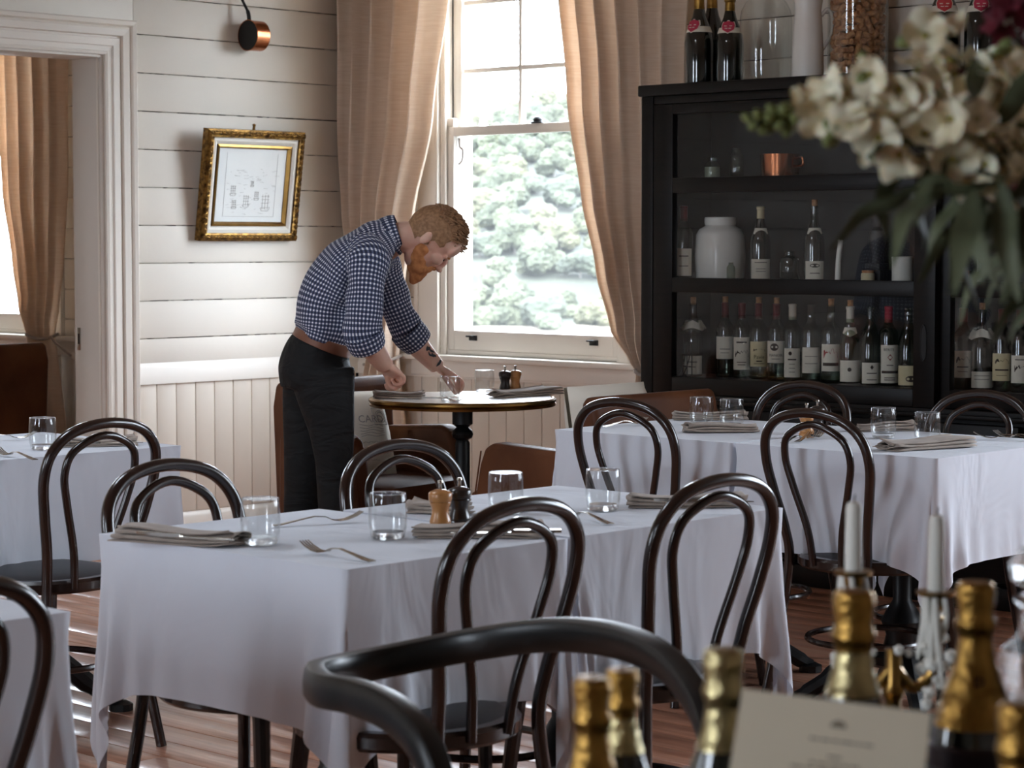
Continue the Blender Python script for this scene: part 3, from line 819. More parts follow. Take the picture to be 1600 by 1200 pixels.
# ------------------------------------------------------------------ curtains
def curtain(name, label, rows, y0, n_pleats, amp, seed, tie_z, hook):
    """rows: (z, x_left, x_right); pleats run down the cloth and gather at the tie"""
    rr = random.Random(seed); t = thing(name, label, 'curtain', ((rows[0][1]+rows[0][2])/2, y0, 0))
    ox = t.location.x
    zs = [r[0] for r in rows]
    def at(z):
        for a, b in zip(rows[:-1], rows[1:]):
            if a[0] >= z >= b[0]:
                k = (a[0]-z)/(a[0]-b[0]+1e-9); k = k*k*(3-2*k)*.5 + k*.5
                return a[1]+(b[1]-a[1])*k, a[2]+(b[2]-a[2])*k
        return rows[-1][1], rows[-1][2]
    ph = [rr.uniform(-.5, .5) for _ in range(8)]
    w0 = rows[0][2]-rows[0][1]
    def f(u, v):
        z = zs[0] + (zs[-1]-zs[0])*v; xl, xr = at(z); w = xr-xl
        q = 2*PI*n_pleats*u + ph[0] + .5*math.sin(3*u+ph[1]) + .25*math.sin(z*1.7+ph[2])
        den = min(1, max(.35, w/w0))
        a = amp*(.55+.45*den)*(1+.35*math.sin(5.1*u+ph[3]))
        yy = -a*(math.sin(q) + .28*math.sin(2*q+ph[4])) - .02*math.sin(u*PI)
        xx = xl + w*u + .012*math.cos(q)*den + .006*math.sin(z*6+u*4)
        bulge = math.exp(-((z-tie_z-.10)/.07)**2)*.02 + math.exp(-((z-tie_z+.12)/.09)**2)*.012
        return (xx-ox, yy - bulge*math.sin(u*PI), z)
    m = MB().grid(f, n_pleats*14, 90)
    o = m.build('drape', M_curtain, t); md = o.modifiers.new('t', 'SOLIDIFY'); md.thickness = .003
    # rope tie
    xl, xr = at(tie_z); c = (xl+xr)/2-ox; r = (xr-xl)/2+.012
    loop = [(c + r*math.cos(a), -.005 + (amp+.035)*math.sin(a), tie_z + .012*math.sin(a*2)) for a in [2*PI*k/24 for k in range(24)]]
    tb = MB().tube(loop, .008, 8, closed=True).build('tieback', M_napkin, t)
    hx = hook[0]-ox
    MB().tube(spline([(c + r*(1 if hx > c else -1), -.01, tie_z), ((c+hx)/2+.02, -.01, tie_z-.035), (hx, .02, hook[1])], 6), .007, 8).build('rope', M_napkin, tb)
    MB().lathe([(0, 0), (.012, 0), (.008, -.03), (.022, -.04), (.026, -.052), (.018, -.062), (0, -.066)], 16, (hx, -y0-.014, hook[1]), ax='y').build('hook', M_trim, tb)
    return t
curtain('curtain', 'tan linen curtain left of the main window, tied back behind the man',
        [(2.95, .03, .78), (2.43, .04, .72), (1.9, .05, .62), (1.45, .07, .50), (1.1, .13, .44), (.86, .22, .40), (.78, .25, .39), (.70, .23, .40), (.35, .18, .45), (.03, .15, .47)], -.125, 5, .058, 3, .78, (.155, .74))
curtain('curtain', 'tan linen curtain right of the main window beside the black cabinet',
        [(2.95, 1.38, 2.13), (2.43, 1.43, 2.12), (1.95, 1.50, 2.10), (1.5, 1.58, 2.09), (1.2, 1.66, 2.07), (.95, 1.75, 2.04), (.82, 1.86, 2.0), (.77, 1.90, 2.0), (.68, 1.88, 2.02), (.03, 1.80, 2.05)], -.115, 6, .05, 5, .77, (1.845, .735))
curtain('curtain', 'tan curtain tied with rope in the next room, seen through the doorway',
        [(2.95, -2.86, -2.16), (2.36, -2.80, -2.20), (1.6, -2.74, -2.22), (1.2, -2.66, -2.25), (.95, -2.60, -2.30), (.86, -2.55, -2.33), (.80, -2.52, -2.35), (.72, -2.52, -2.33), (.3, -2.55, -2.25), (.03, -2.57, -2.22)], -.11, 5, .045, 8, .80, (-2.20, .70))
for x0, x1, lab in ((.02, 2.4, 'brass curtain rod above the main window'), (-3.9, -2.1, 'brass curtain rod above the window of the next room')):
    t = thing('curtain_rod', lab, 'curtain rod', (x0, -.11, 2.965))
    MB().tube([(0, 0, 0), (x1-x0, 0, 0)], .014, 12).build('rod', M_brass, t)
    for k in (.1, x1-x0-.1): MB().tube([(k, 0, 0), (k, .09, 0)], .008, 8).lathe([(0, .085), (.025, .085), (.025, .097), (0, .097)], 12, (k, 0, 0), ax='y').build('bracket', M_brass, t)

# ------------------------------------------------------------------ framed print leaning off the left wall
t = thing('framed_print', 'gilt framed ship print with cream slip, leaning off the white board wall', 'picture', (0.016, -.72, 1.33))
FWd, FHt = .575, .505
def frame_ring(name, a, b, d0, d1, m, parent, bev=.004):
    """four mitred sides between inset a and b; d = depth from wall"""
    P = lambda i, d: [(d, -FWd/2+i, i), (d, FWd/2-i, i), (d, FWd/2-i, FHt-i), (d, -FWd/2+i, FHt-i)]
    A0, A1, B0, B1 = P(a, 0), P(a, d0), P(b, d1), P(b, 0)
    mid = [tuple((Vector(p)+Vector(q))/2 + Vector((.35*abs(d0-d1)+.004, 0, 0))) for p, q in zip(A1, B0)]
    mm = MB(); vs = A0 + A1 + mid + B0 + B1; fs = []
    for r in range(4):
        for k in range(4): fs.append((4*r+k, 4*r+(k+1) % 4, 4*r+4+(k+1) % 4, 4*r+4+k))
    for k in range(4): fs.append((16+k, 16+(k+1) % 4, (k+1) % 4, k))
    mm.add(vs, fs); return mm.build(name, m, parent, False)
fr = frame_ring('gilt_frame', 0, .036, .034, .040, M_gilt, t)
frame_ring('cream_slip', .036, .068, .030, .022, M_mat_cream, t); frame_ring('inner_gilt', .068, .086, .030, .018, M_brass, t)
om = MB()
def orn(y, z, vert, k):
    s = .0115
    bm = bmesh.new(); bmesh.ops.create_icosphere(bm, subdivisions=1, radius=1)
    for v in bm.verts:
        c = v.co * (1.25 if k % 2 else .8)
        v.co = Vector((.038 + .010*v.co.z, y + (c.y*s*.75 if vert else c.x*s*1.35), z + (c.x*s*1.35 if vert else c.y*s*.75)))
    om.bm(bm)
    for q in (-1, 1):
        pts = [(.046, y + (q*.006 if vert else .010*math.cos(a)), z + (.010*math.cos(a) if vert else q*.006*math.sin(a)+q*.004)) for a in [0, .8, 1.6, 2.4]]
        om.tube(pts, .0022, 5)
N1 = 24; N2 = 20
for k in range(N1):
    yy = -FWd/2 + .018 + (FWd-.036)*k/(N1-1)
    for z in (.018, FHt-.018): orn(yy, z, False, k)
for k in range(1, N2-1):
    zz = .018 + (FHt-.036)*k/(N2-1)
    for yv in (-FWd/2+.018, FWd/2-.018): orn(yv, zz, True, k)
om.build('carved_ornament', M_gilt, fr)
pr = MB().box((.010, -FWd/2+.08, .08), (.014, FWd/2-.08, FHt-.08)).build('print', M_paper, t)
ink = MB(); rr = random.Random(5)
def stroke(y0, z0, y1, z1, w=.0009): ink.tube([(.0145, y0, z0), (.0145, y1, z1)], w, 4)
for (sy, sz, sc) in ((.095, .145, .055), (-.02, .16, .04), (.04, .19, .03), (-.09, .15, .03), (-.10, .21, .035), (.01, .25, .02)):
    hull = [(-.5, .1), (-.35, -.15), (.35, -.15), (.55, .15)]
    for a, b in zip(hull, hull[1:] + hull[:1]): stroke(sy+a[0]*sc, sz+a[1]*sc, sy+b[0]*sc, sz+b[1]*sc)
    for q in (-.3, 0, .3):
        stroke(sy+q*sc, sz, sy+q*sc, sz+1.2*sc)
        for h in (.5, .8, 1.05): stroke(sy+(q-.13)*sc, sz+h*sc, sy+(q+.13)*sc, sz+h*sc)
for k in range(60):
    y = rr.uniform(-.14, .14); z = rr.uniform(.115, .33); l = rr.uniform(.008, .03); stroke(y, z, y+l, z+rr.uniform(-.004, .004), .0005)
for yv in (-.15, .15): stroke(yv, .11, yv, .40, .0006)
stroke(-.15, .11, .15, .11, .0006)
M_faint = mat('faint_print_ink', (168, 160, 152), .9)
ink.build('engraving', M_faint, pr)
MB().add([(.017, -FWd/2+.084, .084), (.017, FWd/2-.084, .084), (.017, FWd/2-.084, FHt-.084), (.017, -FWd/2+.084, FHt-.084)], [(0, 1, 2, 3)]).build('glazing', M_cabglass, t, False)
MB().lathe([(0, 0), (.006, 0), (.006, .02), (.009, .03), (0, .034)], 10, (.004, .0, FHt-.005)).build('hanger', M_brass, t)
t.rotation_euler = (R(0), R(8.0), 0)

# ------------------------------------------------------------------ copper saucepan on the wall
t = thing('saucepan', 'small copper saucepan hanging by its handle high on the white wall', 'saucepan', (.085, -.745, 2.19))
MB().lathe([(0, .08), (.062, .08), (.068, .074), (.069, .0), (.071, -.001), (.067, -.001), (.066, .07), (0, .074)], 40, (0, 0, .065), ax='y').build('pan', M_copper, t)
MB().lathe([(0, .0735), (.0655, .0695), (.0665, .001)], 40, (0, 0, .065), ax='y').build('lining', M_darkiron, t)
MB().tube(spline([(0, .008, .128), (-.004, .004, .17), (-.03, -.012, .235), (-.052, -.02, .31), (-.06, -.015, .34)], 6), [.012]*7+[.008]*12+[.011]*6, 10, flat=.5).build('handle', M_iron, t)
MB().tube([(-.07, -.015, .345), (-.05, -.015, .345), (-.05, -.015, .33)], .004, 8).build('hook', M_iron, t)

# ------------------------------------------------------------------ round marble bistro table
RTc = Vector((2.235, -1.545, 0)); RTz = .7545
t = thing('bistro_table', 'round white marble bistro table with brass rim on black pedestal, by the window', 'table', RTc)
MB().lathe([(0, .728), (.330, .728), (.331, .750), (.327, .7535), (0, .7535)], 64).build('tabletop', M_marble, t)
MB().lathe([(.318, .724), (.342, .724), (.345, .732), (.338, .736), (.345, .741), (.345, .748), (.338, .7535), (.3312, .7535), (.3312, .7275), (.318, .7275)], 64).build('brass_rim', M_brass, t)
MB().box((-.11, -.11, .708), (.11, .11, .7235), .003).build('support_plate', M_black_wood, t)
MB().lathe([(0, .708), (.038, .708), (.038, .655), (.030, .65), (.022, .643), (.036, .63), (.040, .618), (.036, .605), (.022, .595), (.027, .585), (.027, .12), (.04, .10), (.05, .06), (.15, .03), (.17, 0), (0, 0)], 28).build('pedestal', M_iron, t)

# ------------------------------------------------------------------ leather club chairs (face +x locally)
def make_armchair(label):
    t = thing('club_chair', label, 'armchair', group='tan leather club chairs')
    def sq(n, lo, hi, b, m=M_leather): return MB().box(lo, hi, b).build(n, m, t)
    sq('seat_base', (-.28, -.25, .14), (.34, .25, .33), .02)
    sq('seat_cushion', (-.24, -.245, .33), (.36, .245, .45), .035)
    # back: raked slab with rounded top
    m = MB().prism([(-.30, .14), (-.20, .14), (-.245, .70), (-.26, .79), (-.285, .815), (-.315, .80), (-.335, .72)], -.32, .32)
    b = m.build('backrest', M_leather, t); bv = b.modifiers.new('b', 'BEVEL'); bv.width = .022; bv.segments = 3
    for s in (-1, 1):
        y0, y1 = (s*.25, s*.33) if s > 0 else (s*.33, s*.25)
        m = MB().prism([(-.29, .14), (.30, .14), (.215, .55), (.19, .61), (.15, .632), (-.28, .615)], y0, y1)
        a = m.build('armrest', M_leather, t); bv = a.modifiers.new('b', 'BEVEL'); bv.width = .018; bv.segments = 3
        MB().tube([(.20, s*.332, .60), (.285, s*.332, .16)], .003, 6).build('piping', M_leather, a)
        for x in (-.25, .30): MB().tube([(x, s*.27, .14), (x*1.06, s*.28, 0)], [.022, .014], 10).build('leg', M_black_wood, t)
    return t
ac = make_armchair('tan leather club chair at the round table, behind the standing man')
ac.location = (1.936, -1.69, 0); ac.rotation_euler = (0, 0, R(8)); ac.scale = (.72, 1, 1)
c = dup(ac, (2.83, -1.52, 0), PI - R(1), 'tan leather club chair between the round table and the cabinet table', scale=(1, 1, 1))
c = dup(ac, (-1.88, -1.02, 0), PI + R(4), 'brown leather chair back in the next room, seen through the doorway', scale=(1, 1, 1))
M_cush = cloth_mat('printed_cushion_linen', (246, 238, 222), 0, .95, 500, .3)
def make_cushion(label, m):
    t = thing('cushion', label, 'cushion')
    def f(u, v):
        a, b = u*2-1, v*2-1
        e = (1-abs(a)**3.5)*(1-abs(b)**3.5); return (a, b, e)
    mm = MB()
    for s in (-1, 1): mm.grid(lambda u, v: (s*(.008+.07*f(u, v)[2]**.6), .21*f(u, v)[0]*(1-.03*abs(f(u, v)[1])), .21*f(u, v)[1]), 18, 18)
    mm.build('cover', m, t); return t
cu = make_cushion('cream cushion printed with postcard lettering on the leather chair behind the man', M_cush)
cu.location = (1.79, -1.70, .60); cu.rotation_euler = (0, R(-24), R(-16)); cu.scale = (.8, .8, .8)
def text_verts(s, size):
    cv = bpy.data.curves.new('txt', 'FONT'); cv.body = s; cv.size = size; cv.align_x = 'CENTER'; cv.align_y = 'CENTER'; cv.resolution_u = 2
    ob = bpy.data.objects.new('txt', cv); COL.objects.link(ob)
    dg = bpy.context.evaluated_depsgraph_get(); me = bpy.data.meshes.new_from_object(ob.evaluated_get(dg))
    V = [v.co[:] for v in me.vertices]; Fc = [list(p.vertices) for p in me.polygons]
    bpy.data.objects.remove(ob); bpy.data.meshes.remove(me); bpy.data.curves.remove(cv); return V, Fc
def cush_x(y, z):
    a, b = y/.21, z/.21; return .008 + .07*max(0, (1-abs(a)**3.5)*(1-abs(b)**3.5))**.6 + .0012
pm_ = MB()
V, Fc = text_verts('POST CARD', .052); pm_.add([(cush_x(.02+v[0], .045+v[1]), .02+v[0], .045+v[1]) for v in V], Fc)
for k in range(5):
    pts = [(cush_x(y, .015-.013*k + .004*math.sin(y*70+k)), y, .015-.013*k + .004*math.sin(y*70+k)) for y in [.02+.01*q for q in range(14)]]
    pm_.tube(pts, .0011, 4)
for k, (a, b) in enumerate(((-.1, .14), (-.12, .13), (-.1, .15), (-.12, .1))):
    z = -.07 - .028*k; pts = [(cush_x(y, z + .003*math.sin(y*220)), y, z + .003*math.sin(y*220+k) + .02*y) for y in [a+(b-a)*q/40 for q in range(41)]]
    pm_.tube(pts, .0010, 4)
for q in range(2):
    pts = [(cush_x(.145+.03*math.cos(a)*(1-.3*q), .06+.03*math.sin(a)*(1-.3*q)), .145+.03*math.cos(a)*(1-.3*q), .06+.03*math.sin(a)*(1-.3*q)) for a in [2*PI*k/20 for k in range(20)]]
    pm_.tube(pts, .0016, 4, closed=True)
for (y0, z0, y1, z1) in ((.105, .015, .185, .025), (.185, .025, .18, .105), (.18, .105, .10, .10), (.10, .10, .105, .015)):
    pm_.tube([(cush_x(y0, z0), y0, z0), (cush_x((y0+y1)/2, (z0+z1)/2), (y0+y1)/2, (z0+z1)/2), (cush_x(y1, z1), y1, z1)], .0014, 4)
pm_.build('printed_postcard', M_faint, cu)
cu2 = make_cushion('plain cream cushion leaning in the club chair beside the cabinet table', M_cush)
cu2.location = (2.93, -1.50, .62); cu2.rotation_euler = (0, R(12), R(180))
# dark cabinet in the next room
t = thing('side_cabinet', 'dark wooden side cabinet beyond the doorway behind the brown chair', 'cabinet', (-2.55, -.50, 0))
MB().box((-.3, -.2, .06), (.12, .18, .66), .006).build('body', M_black_wood, t); MB().box((-.32, -.22, .66), (.14, .19, .69), .005).build('top', M_black_wood, t)
for k in (-.28, .10):
    for q in (-.18, .16): MB().tube([(k, q, .06), (k, q, 0)], .018, 8).build('foot', M_black_wood, t)
# ------------------------------------------------------------------ black display cabinet
CX0, CX1, CYF, CYB, CZT = 2.14, 4.80, -.42, -.03, 1.95
cab = thing('display_cabinet', 'tall black wooden display cabinet with sliding glass doors full of bottles', 'cabinet', (CX0, CYF, 0))
def cb(n, lo, hi, b=.003, m=M_black_wood, p=None): # world coordinates to cabinet-local
    o = Vector((CX0, CYF, 0)); return MB().box(tuple(Vector(lo)-o), tuple(Vector(hi)-o), b).build(n, m, p or cab)
M_cabback = mat('cabinet_back_grey', (28, 27, 27), .6, rgb2=(18, 18, 18), vscale=3)
cb('side_panel', (CX0, CYF, 0), (CX0+.06, CYB, CZT-.045)); cb('side_panel', (CX1-.06, CYF, 0), (CX1, CYB, CZT-.045))
cb('top', (CX0-.012, CYF-.012, CZT-.045), (CX1+.012, CYB, CZT), .006)
cb('back_panel', (CX0+.06, CYB-.015, .06), (CX1-.06, CYB, CZT-.045), 0, M_cabback)
cb('head_rail', (CX0+.06, CYF+.004, 1.872), (CX1-.06, CYF+.085, CZT-.046))
cb('base_deck', (CX0+.06, CYF+.004, .690), (CX1-.06, CYB-.016, .716))
cb('ledge', (CX0+.06, CYF-.014, .684), (CX1-.06, CYF+.003, .700), .004)
for z in (1.165, 1.562): cb('shelf', (CX0+.06, CYF+.09, z-.022), (CX1-.06, CYB-.016, z))
cb('shelf', (CX0+.06, CYF+.09, .7165), (CX1-.06, CYB-.016, .776))
cb('plinth', (CX0+.06, CYF+.03, 0), (CX1-.06, CYB-.016, .08))
cb('base_carcass', (CX0+.06, CYF+.06, .081), (CX1-.06, CYB-.016, .689), .002)
for k in range(3):
    for r in range(2):
        x0 = CX0+.075 + k*.84; z0 = .10 + r*.29
        d = cb('drawer', (x0, CYF+.022, z0), (x0+.82, CYF+.059, z0+.275), .006)
        for q in (.2, .62): MB().lathe([(0, 0), (.008, 0), (.008, -.012), (.018, -.02), (.018, -.026), (0, -.03)], 14, (x0+q-CX0, .022, z0+.14), ax='y').build('knob', M_brass, d)
def cab_door(x0, x1, yf, yb, st_l, st_r, pull_x):
    o = Vector((CX0, CYF, 0)); L = lambda *a: tuple(Vector(a)-o)
    d = MB().box(L(x0, yf, .718), L(x0+st_l, yb, 1.870), .003).build('sliding_door', M_black_wood, cab)
    MB().box(L(x1-st_r, yf, .718), L(x1, yb, 1.870), .003).build('stile', M_black_wood, d)
    zz = [(.718, .784), (1.122, 1.180), (1.517, 1.577), (1.830, 1.870)]
    for a, b in zz: MB().box(L(x0+st_l, yf, a), L(x1-st_r, yb, b), .003).build('rail', M_black_wood, d)
    for (a, b), (c, e) in zip(zz[:-1], zz[1:]):
        yc = (yf+yb)/2
        MB().add([L(x0+st_l, yc, b), L(x1-st_r, yc, b), L(x1-st_r, yc, c), L(x0+st_l, yc, c)], [(0, 1, 2, 3)]).build('pane', M_cabglass, d, False)
    pl = [(pull_x-CX0 + .012*math.cos(a), yf-.0015-CYF, .955 + .045*math.sin(a) + (.02 if math.sin(a) > 0 else -.02)) for a in [2*PI*k/24 for k in range(24)]]
    MB().tube(pl, .0025, 6, closed=True).add([p for p in pl], [list(range(24))]).build('finger_pull', M_iron, d)
cab_door(CX0+.062, 3.535, CYF+.002, CYF+.036, .098, .092, 3.488)
cab_door(3.465, CX1-.062, CYF+.042, CYF+.076, .11, .098, CX1-.11)

# ------------------------------------------------------------------ bottles
M_bclear = pane_mat('empty_bottle_glass', (.60, .66, .58), .03)
M_bgreen = pane_mat('olive_bottle_glass', (.22, .27, .18), .04)
def arc_patch(m, r, z0, z1, a0, a1, n=14):
    m.grid(lambda u, v: (r*math.sin(a0+(a1-a0)*u), -r*math.cos(a0+(a1-a0)*u), z0+(z1-z0)*v), n, 1)
def on_cyl(m, V, Fc, r, zc, ac=0.0):
    m.add([(r*math.sin(ac+v[0]/r), -r*math.cos(ac+v[0]/r), zc+v[1]) for v in V], Fc)
BORD = [(0, .004), (.030, .0), (.0365, .003), (.0375, .01), (.0375, .19), (.034, .207), (.022, .224), (.0155, .238), (.0145, .29), (.0158, .292), (.0158, .300), (.0135, .302), (0, .302)]
BURG = [(0, .004), (.034, .0), (.040, .003), (.041, .01), (.041, .15), (.037, .175), (.026, .208), (.0175, .235), (.0145, .255), (.014, .285), (.0160, .287), (.016, .296), (.0135, .298), (0, .298)]
CHAM = [(0, .004), (.036, .0), (.043, .003), (.044, .01), (.044, .145), (.041, .17), (.031, .205), (.0205, .235), (.0155, .262), (.0145, .288), (.0175, .292), (.0175, .302), (.0145, .304), (0, .304)]
BMESH = {}
def bottle_mesh(kind, m, rev=28):
    k = (kind, m.name)
    if k not in BMESH: BMESH[k] = MB().lathe({'bord': BORD, 'burg': BURG, 'cham': CHAM}[kind], rev).mesh('bottle_glass', m)
    return BMESH[k]
def bottle(name, label, loc, rz, kind='bord', gm=None, lab=None, cap=None, cork=False, neck=None, rag=False, prints=(), group=None, s=1.0, cat='bottle'):
    """lab: (z0, z1, half angle, material); cap: capsule material; prints: list of (kind, args) drawn on the label"""
    t = thing(name, label, cat, loc, rz, group); t.scale = (s, s, s)
    prof = {'bord': BORD, 'burg': BURG, 'cham': CHAM}[kind]; r = max(p[0] for p in prof) + .0006
    link('glass', bottle_mesh(kind, gm or M_bclear), t)
    if lab:
        z0, z1, ha, lm = lab; m = MB(); arc_patch(m, r, z0, z1, -ha, ha); lo = m.build('label', lm, t)
        for pk in prints:
            m = MB(); rr_ = r + .0006
            if pk[0] == 'text': V, Fc = text_verts(pk[1], pk[2]); on_cyl(m, V, Fc, rr_, pk[3], pk[4] if len(pk) > 4 else 0)
            elif pk[0] == 'bars':
                for (zc, hw, h) in pk[1]: arc_patch(m, rr_, zc-h/2, zc+h/2, -hw/rr_, hw/rr_, 8)
            elif pk[0] == 'oval':
                n = 20; V = [(pk[1]*math.cos(2*PI*q/n), pk[2]*math.sin(2*PI*q/n), 0) for q in range(n)] + [(0, 0, 0)]; on_cyl(m, V, [(q, (q+1) % n, n) for q in range(n)], rr_, pk[3], pk[4])
            elif pk[0] == 'scene':   # a little landscape engraving: hills and towers
                w, zc, h = pk[1:4]; V = [(-w, -h/2, 0)]; rr2 = random.Random(int(zc*9999))
                for q in range(13): V.append((-w + 2*w*q/12, rr2.uniform(-.1, .5)*h, 0))
                V.append((w, -h/2, 0)); on_cyl(m, V, [(0, q, q+1) for q in range(1, len(V)-1)], rr_, zc)
            elif pk[0] == 'diamond':
                a, zc = pk[1:3]; on_cyl(m, [(-a, 0, 0), (0, -a*1.3, 0), (a, 0, 0), (0, a*1.3, 0)], [(0, 1, 2, 3)], rr_, zc)
            m.build('label_print', M_redink if pk[-1] == 'red' else M_ink, lo)
    top = prof[-1][1]
    if cap:
        c0 = top - .062
        pr = [(p[0]+.0008, p[1]) for p in prof if p[1] >= c0 and p[0] > 0]; pr = [(pr[0][0], c0)] + pr + [(0, top+.001)]
        MB().lathe(pr, 20).build('capsule', cap, t)
    if cork: MB().lathe([(0, top-.006), (.0105, top-.006), (.0118, top+.022), (.011, top+.024), (0, top+.024)], 14).build('cork', M_cork, t)
    if neck:
        m = MB(); zc = neck; n0 = [p for p in prof if p[1] <= zc][-1]
        rn = np.interp(zc, [p[1] for p in prof], [p[0] for p in prof]); rn2 = np.interp(zc+.022, [p[1] for p in prof], [p[0] for p in prof])
        m.grid(lambda u, v: ((rn+(rn2-rn)*v+.001)*math.sin(-1.1+2.2*u), -(rn+(rn2-rn)*v+.001)*math.cos(-1.1+2.2*u), zc+.022*v - (.014*(1-abs(u*2-1)) if v < .5 else 0)), 12, 1)
        m.build('neck_label', M_label, t)
    if rag:
        m = MB(); rr2 = random.Random(3)
        m.grid(lambda u, v: ((.028+.02*v+.006*math.sin(u*31))*math.cos(2*PI*u), (.028+.02*v+.006*math.sin(u*31))*math.sin(2*PI*u), .222-.03*v+.006*math.sin(u*19)), 40, 3)
        m.build('torn_neck_wrapper', M_label, t)
    return t
FCAM = R(40)
GB = 'wine bottles behind the cabinet glass'
Y3 = -.20
def sx(px, py, yv): return ty(px, py, yv).x
row3 = [  # px, y, kind, kwargs, label
    (1083, -.13, 'burg', dict(lab=(.01, .085, 1.1, M_label), cork=True, rag=True, prints=[('bars', [(.06, .02, .004), (.04, .014, .003)])]), 'pale empty wine bottle with torn neck wrapper at the far left of the bottom shelf'),
    (1133, -.22, 'bord', dict(lab=(.075, .165, 1.15, M_label), cap=M_burgfoil, cork=True, prints=[('bars', [(.115, .022, .003), (.10, .018, .002)])]), 'empty wine bottle with high lavender white label, leftmost of the bottom row'),
    (1159, -.24, 'bord', dict(lab=(.035, .165, 1.0, M_label), cap=M_burgfoil, prints=[('scene', .028, .10, .03), ('bars', [(.145, .022, .006), (.065, .02, .003), (.055, .016, .003)])]), 'wine bottle with tall label showing a dark landscape band'),
    (1185, -.20, 'bord', dict(lab=(.05, .150, 1.1, M_labely), cap=M_burgfoil, cork=True, prints=[('text', 'Pavie', .022, .088), ('scene', .024, .117, .012), ('bars', [(.072, .012, .004), (.062, .022, .002)])]), 'wine bottle with yellowed label reading Pavie and a green strip'),
    (1213, -.22, 'bord', dict(lab=(.068, .155, 1.1, M_label), cap=M_burgfoil, cork=True, prints=[('oval', .017, .015, .131, -.15), ('text', 'MANOIR', .015, .098), ('bars', [(.084, .016, .002)])]), 'wine bottle with dark oval picture label reading MANOIR'),
    (1238, -.18, 'bord', dict(lab=(.014, .128, .95, M_label), cap=M_label, prints=[('oval', .007, .008, .108, -.2), ('bars', [(.084, .017, .005), (.066, .012, .002), (.05, .012, .002), (.035, .012, .002)])]), 'wine bottle with white capsule and long narrow label'),
    (1267, -.22, 'bord', dict(lab=(.035, .135, 1.1, M_label), prints=[('bars', [(.10, .026, .002), (.072, .026, .002)])]), 'wine bottle with plain white square label, uncorked'),
    (1298, -.20, 'bord', dict(lab=(.045, .150, 1.15, M_label), cork=True, prints=[('scene', .03, .115, .04, 'red'), ('bars', [(.072, .034, .012)])]), 'wine bottle with red castle engraving label and cork'),
    (1328, -.17, 'burg', dict(lab=(.008, .090, 1.1, M_label), neck=.195, cork=True, cap=M_label, prints=[('oval', .008, .008, .055, 0)]), 'sloping wine bottle with white neck band and low cream label'),
    (1360, -.20, 'burg', dict(lab=(.006, .085, 1.0, M_label), prints=[('diamond', .007, .068), ('bars', [(.045, .02, .004), (.02, .02, .003)])]), 'dark sloping wine bottle with low label bearing a tiny crest'),
    (1388, -.16, 'bord', dict(lab=(.010, .155, 1.0, M_label), cap=mat('red_capsule', (170, 40, 52), .4), prints=[('text', 'BERITE', .014, .137, -.12), ('diamond', .010, .108, 'red'), ('bars', [(.078, .013, .003), (.052, .034, .010), (.03, .022, .003), (.022, .022, .003)])]), 'red capped wine bottle with tall label, red diamond and lettering BERITE'),
    (1419, -.18, 'burg', dict(lab=(.006, .080, 1.1, M_labely), prints=[('oval', .02, .012, .03, .2)]), 'wine bottle with low yellow label beside the door stile'),
    (1478, -.18, 'bord', dict(gm=M_bottle_dark, lab=(.062, .072, 1.3, M_brass)), 'dark bottle with a thin gold band right of the door stile'),
    (1505, -.22, 'bord', dict(lab=(.045, .145, 1.05, M_label), cap=M_burgfoil, gm=M_bgreen, prints=[('scene', .026, .112, .026), ('bars', [(.085, .022, .004), (.068, .018, .002)])]), 'green wine bottle with estate engraving label, second right of the stile'),
    (1534, -.17, 'burg', dict(lab=(.01, .070, 1.1, M_label), gm=M_bottle_dark, rag=True, cork=True, prints=[('bars', [(.055, .03, .002), (.042, .03, .002)])]), 'dark wine bottle wearing a torn paper neck wrapper in the right door'),
    (1566, -.20, 'bord', dict(lab=(.04, .140, 1.1, M_labely), cap=M_burgfoil, gm=M_bgreen, prints=[('scene', .026, .112, .02), ('bars', [(.08, .026, .006), (.06, .02, .002)])]), 'green wine bottle with tan label in the right door'),
    (1594, -.20, 'bord', dict(lab=(.035, .135, 1.1, M_label), cap=M_burgfoil, gm=M_bgreen, prints=[('scene', .026, .09, .03), ('bars', [(.12, .024, .003)])]), 'green wine bottle with white label at the right frame edge'),
]
for px, yy, kind, kw, lab in row3:
    yy = -.2 + (yy+.2)*.2 if px > 1100 else -.25
    bottle('wine_bottle', lab, (sx(px, 560, yy), yy, .7765), FCAM + R(rnd.uniform(-14, 8)), kind, group=GB, **kw)
Z2 = 1.1655; Z1 = 1.5625; ZT = CZT + .0005
bottle('wine_bottle', 'pale wine bottle with red capsule at the left end of the middle shelf', (sx(1068, 420, -.30), -.30, Z2), FCAM, 'bord', lab=(.02, .13, 1.0, M_label), cap=M_burgfoil, group='bottles on the middle cabinet shelf', prints=[('bars', [(.06, .02, .003), (.1, .02, .004)])])
bottle('wine_bottle', 'dark wine bottle with yellow capsule and low label on the middle shelf', (sx(1188, 420, -.18), -.18, Z2), FCAM, 'burg', gm=M_bottle_dark, lab=(.005, .088, 1.1, M_label), neck=.19, cap=M_labely, group='bottles on the middle cabinet shelf', prints=[('bars', [(.075, .026, .003), (.05, .02, .002), (.04, .02, .002)])])
bottle('wine_bottle', 'dark corked wine bottle with oval emblem label beside the white taper candle', (sx(1272, 420, -.18), -.18, Z2), FCAM, 'burg', gm=M_bottle_dark, lab=(.012, .082, 1.0, M_label), neck=.19, cork=True, group='bottles on the middle cabinet shelf', prints=[('oval', .02, .008, .065, 0), ('bars', [(.035, .02, .003)])])
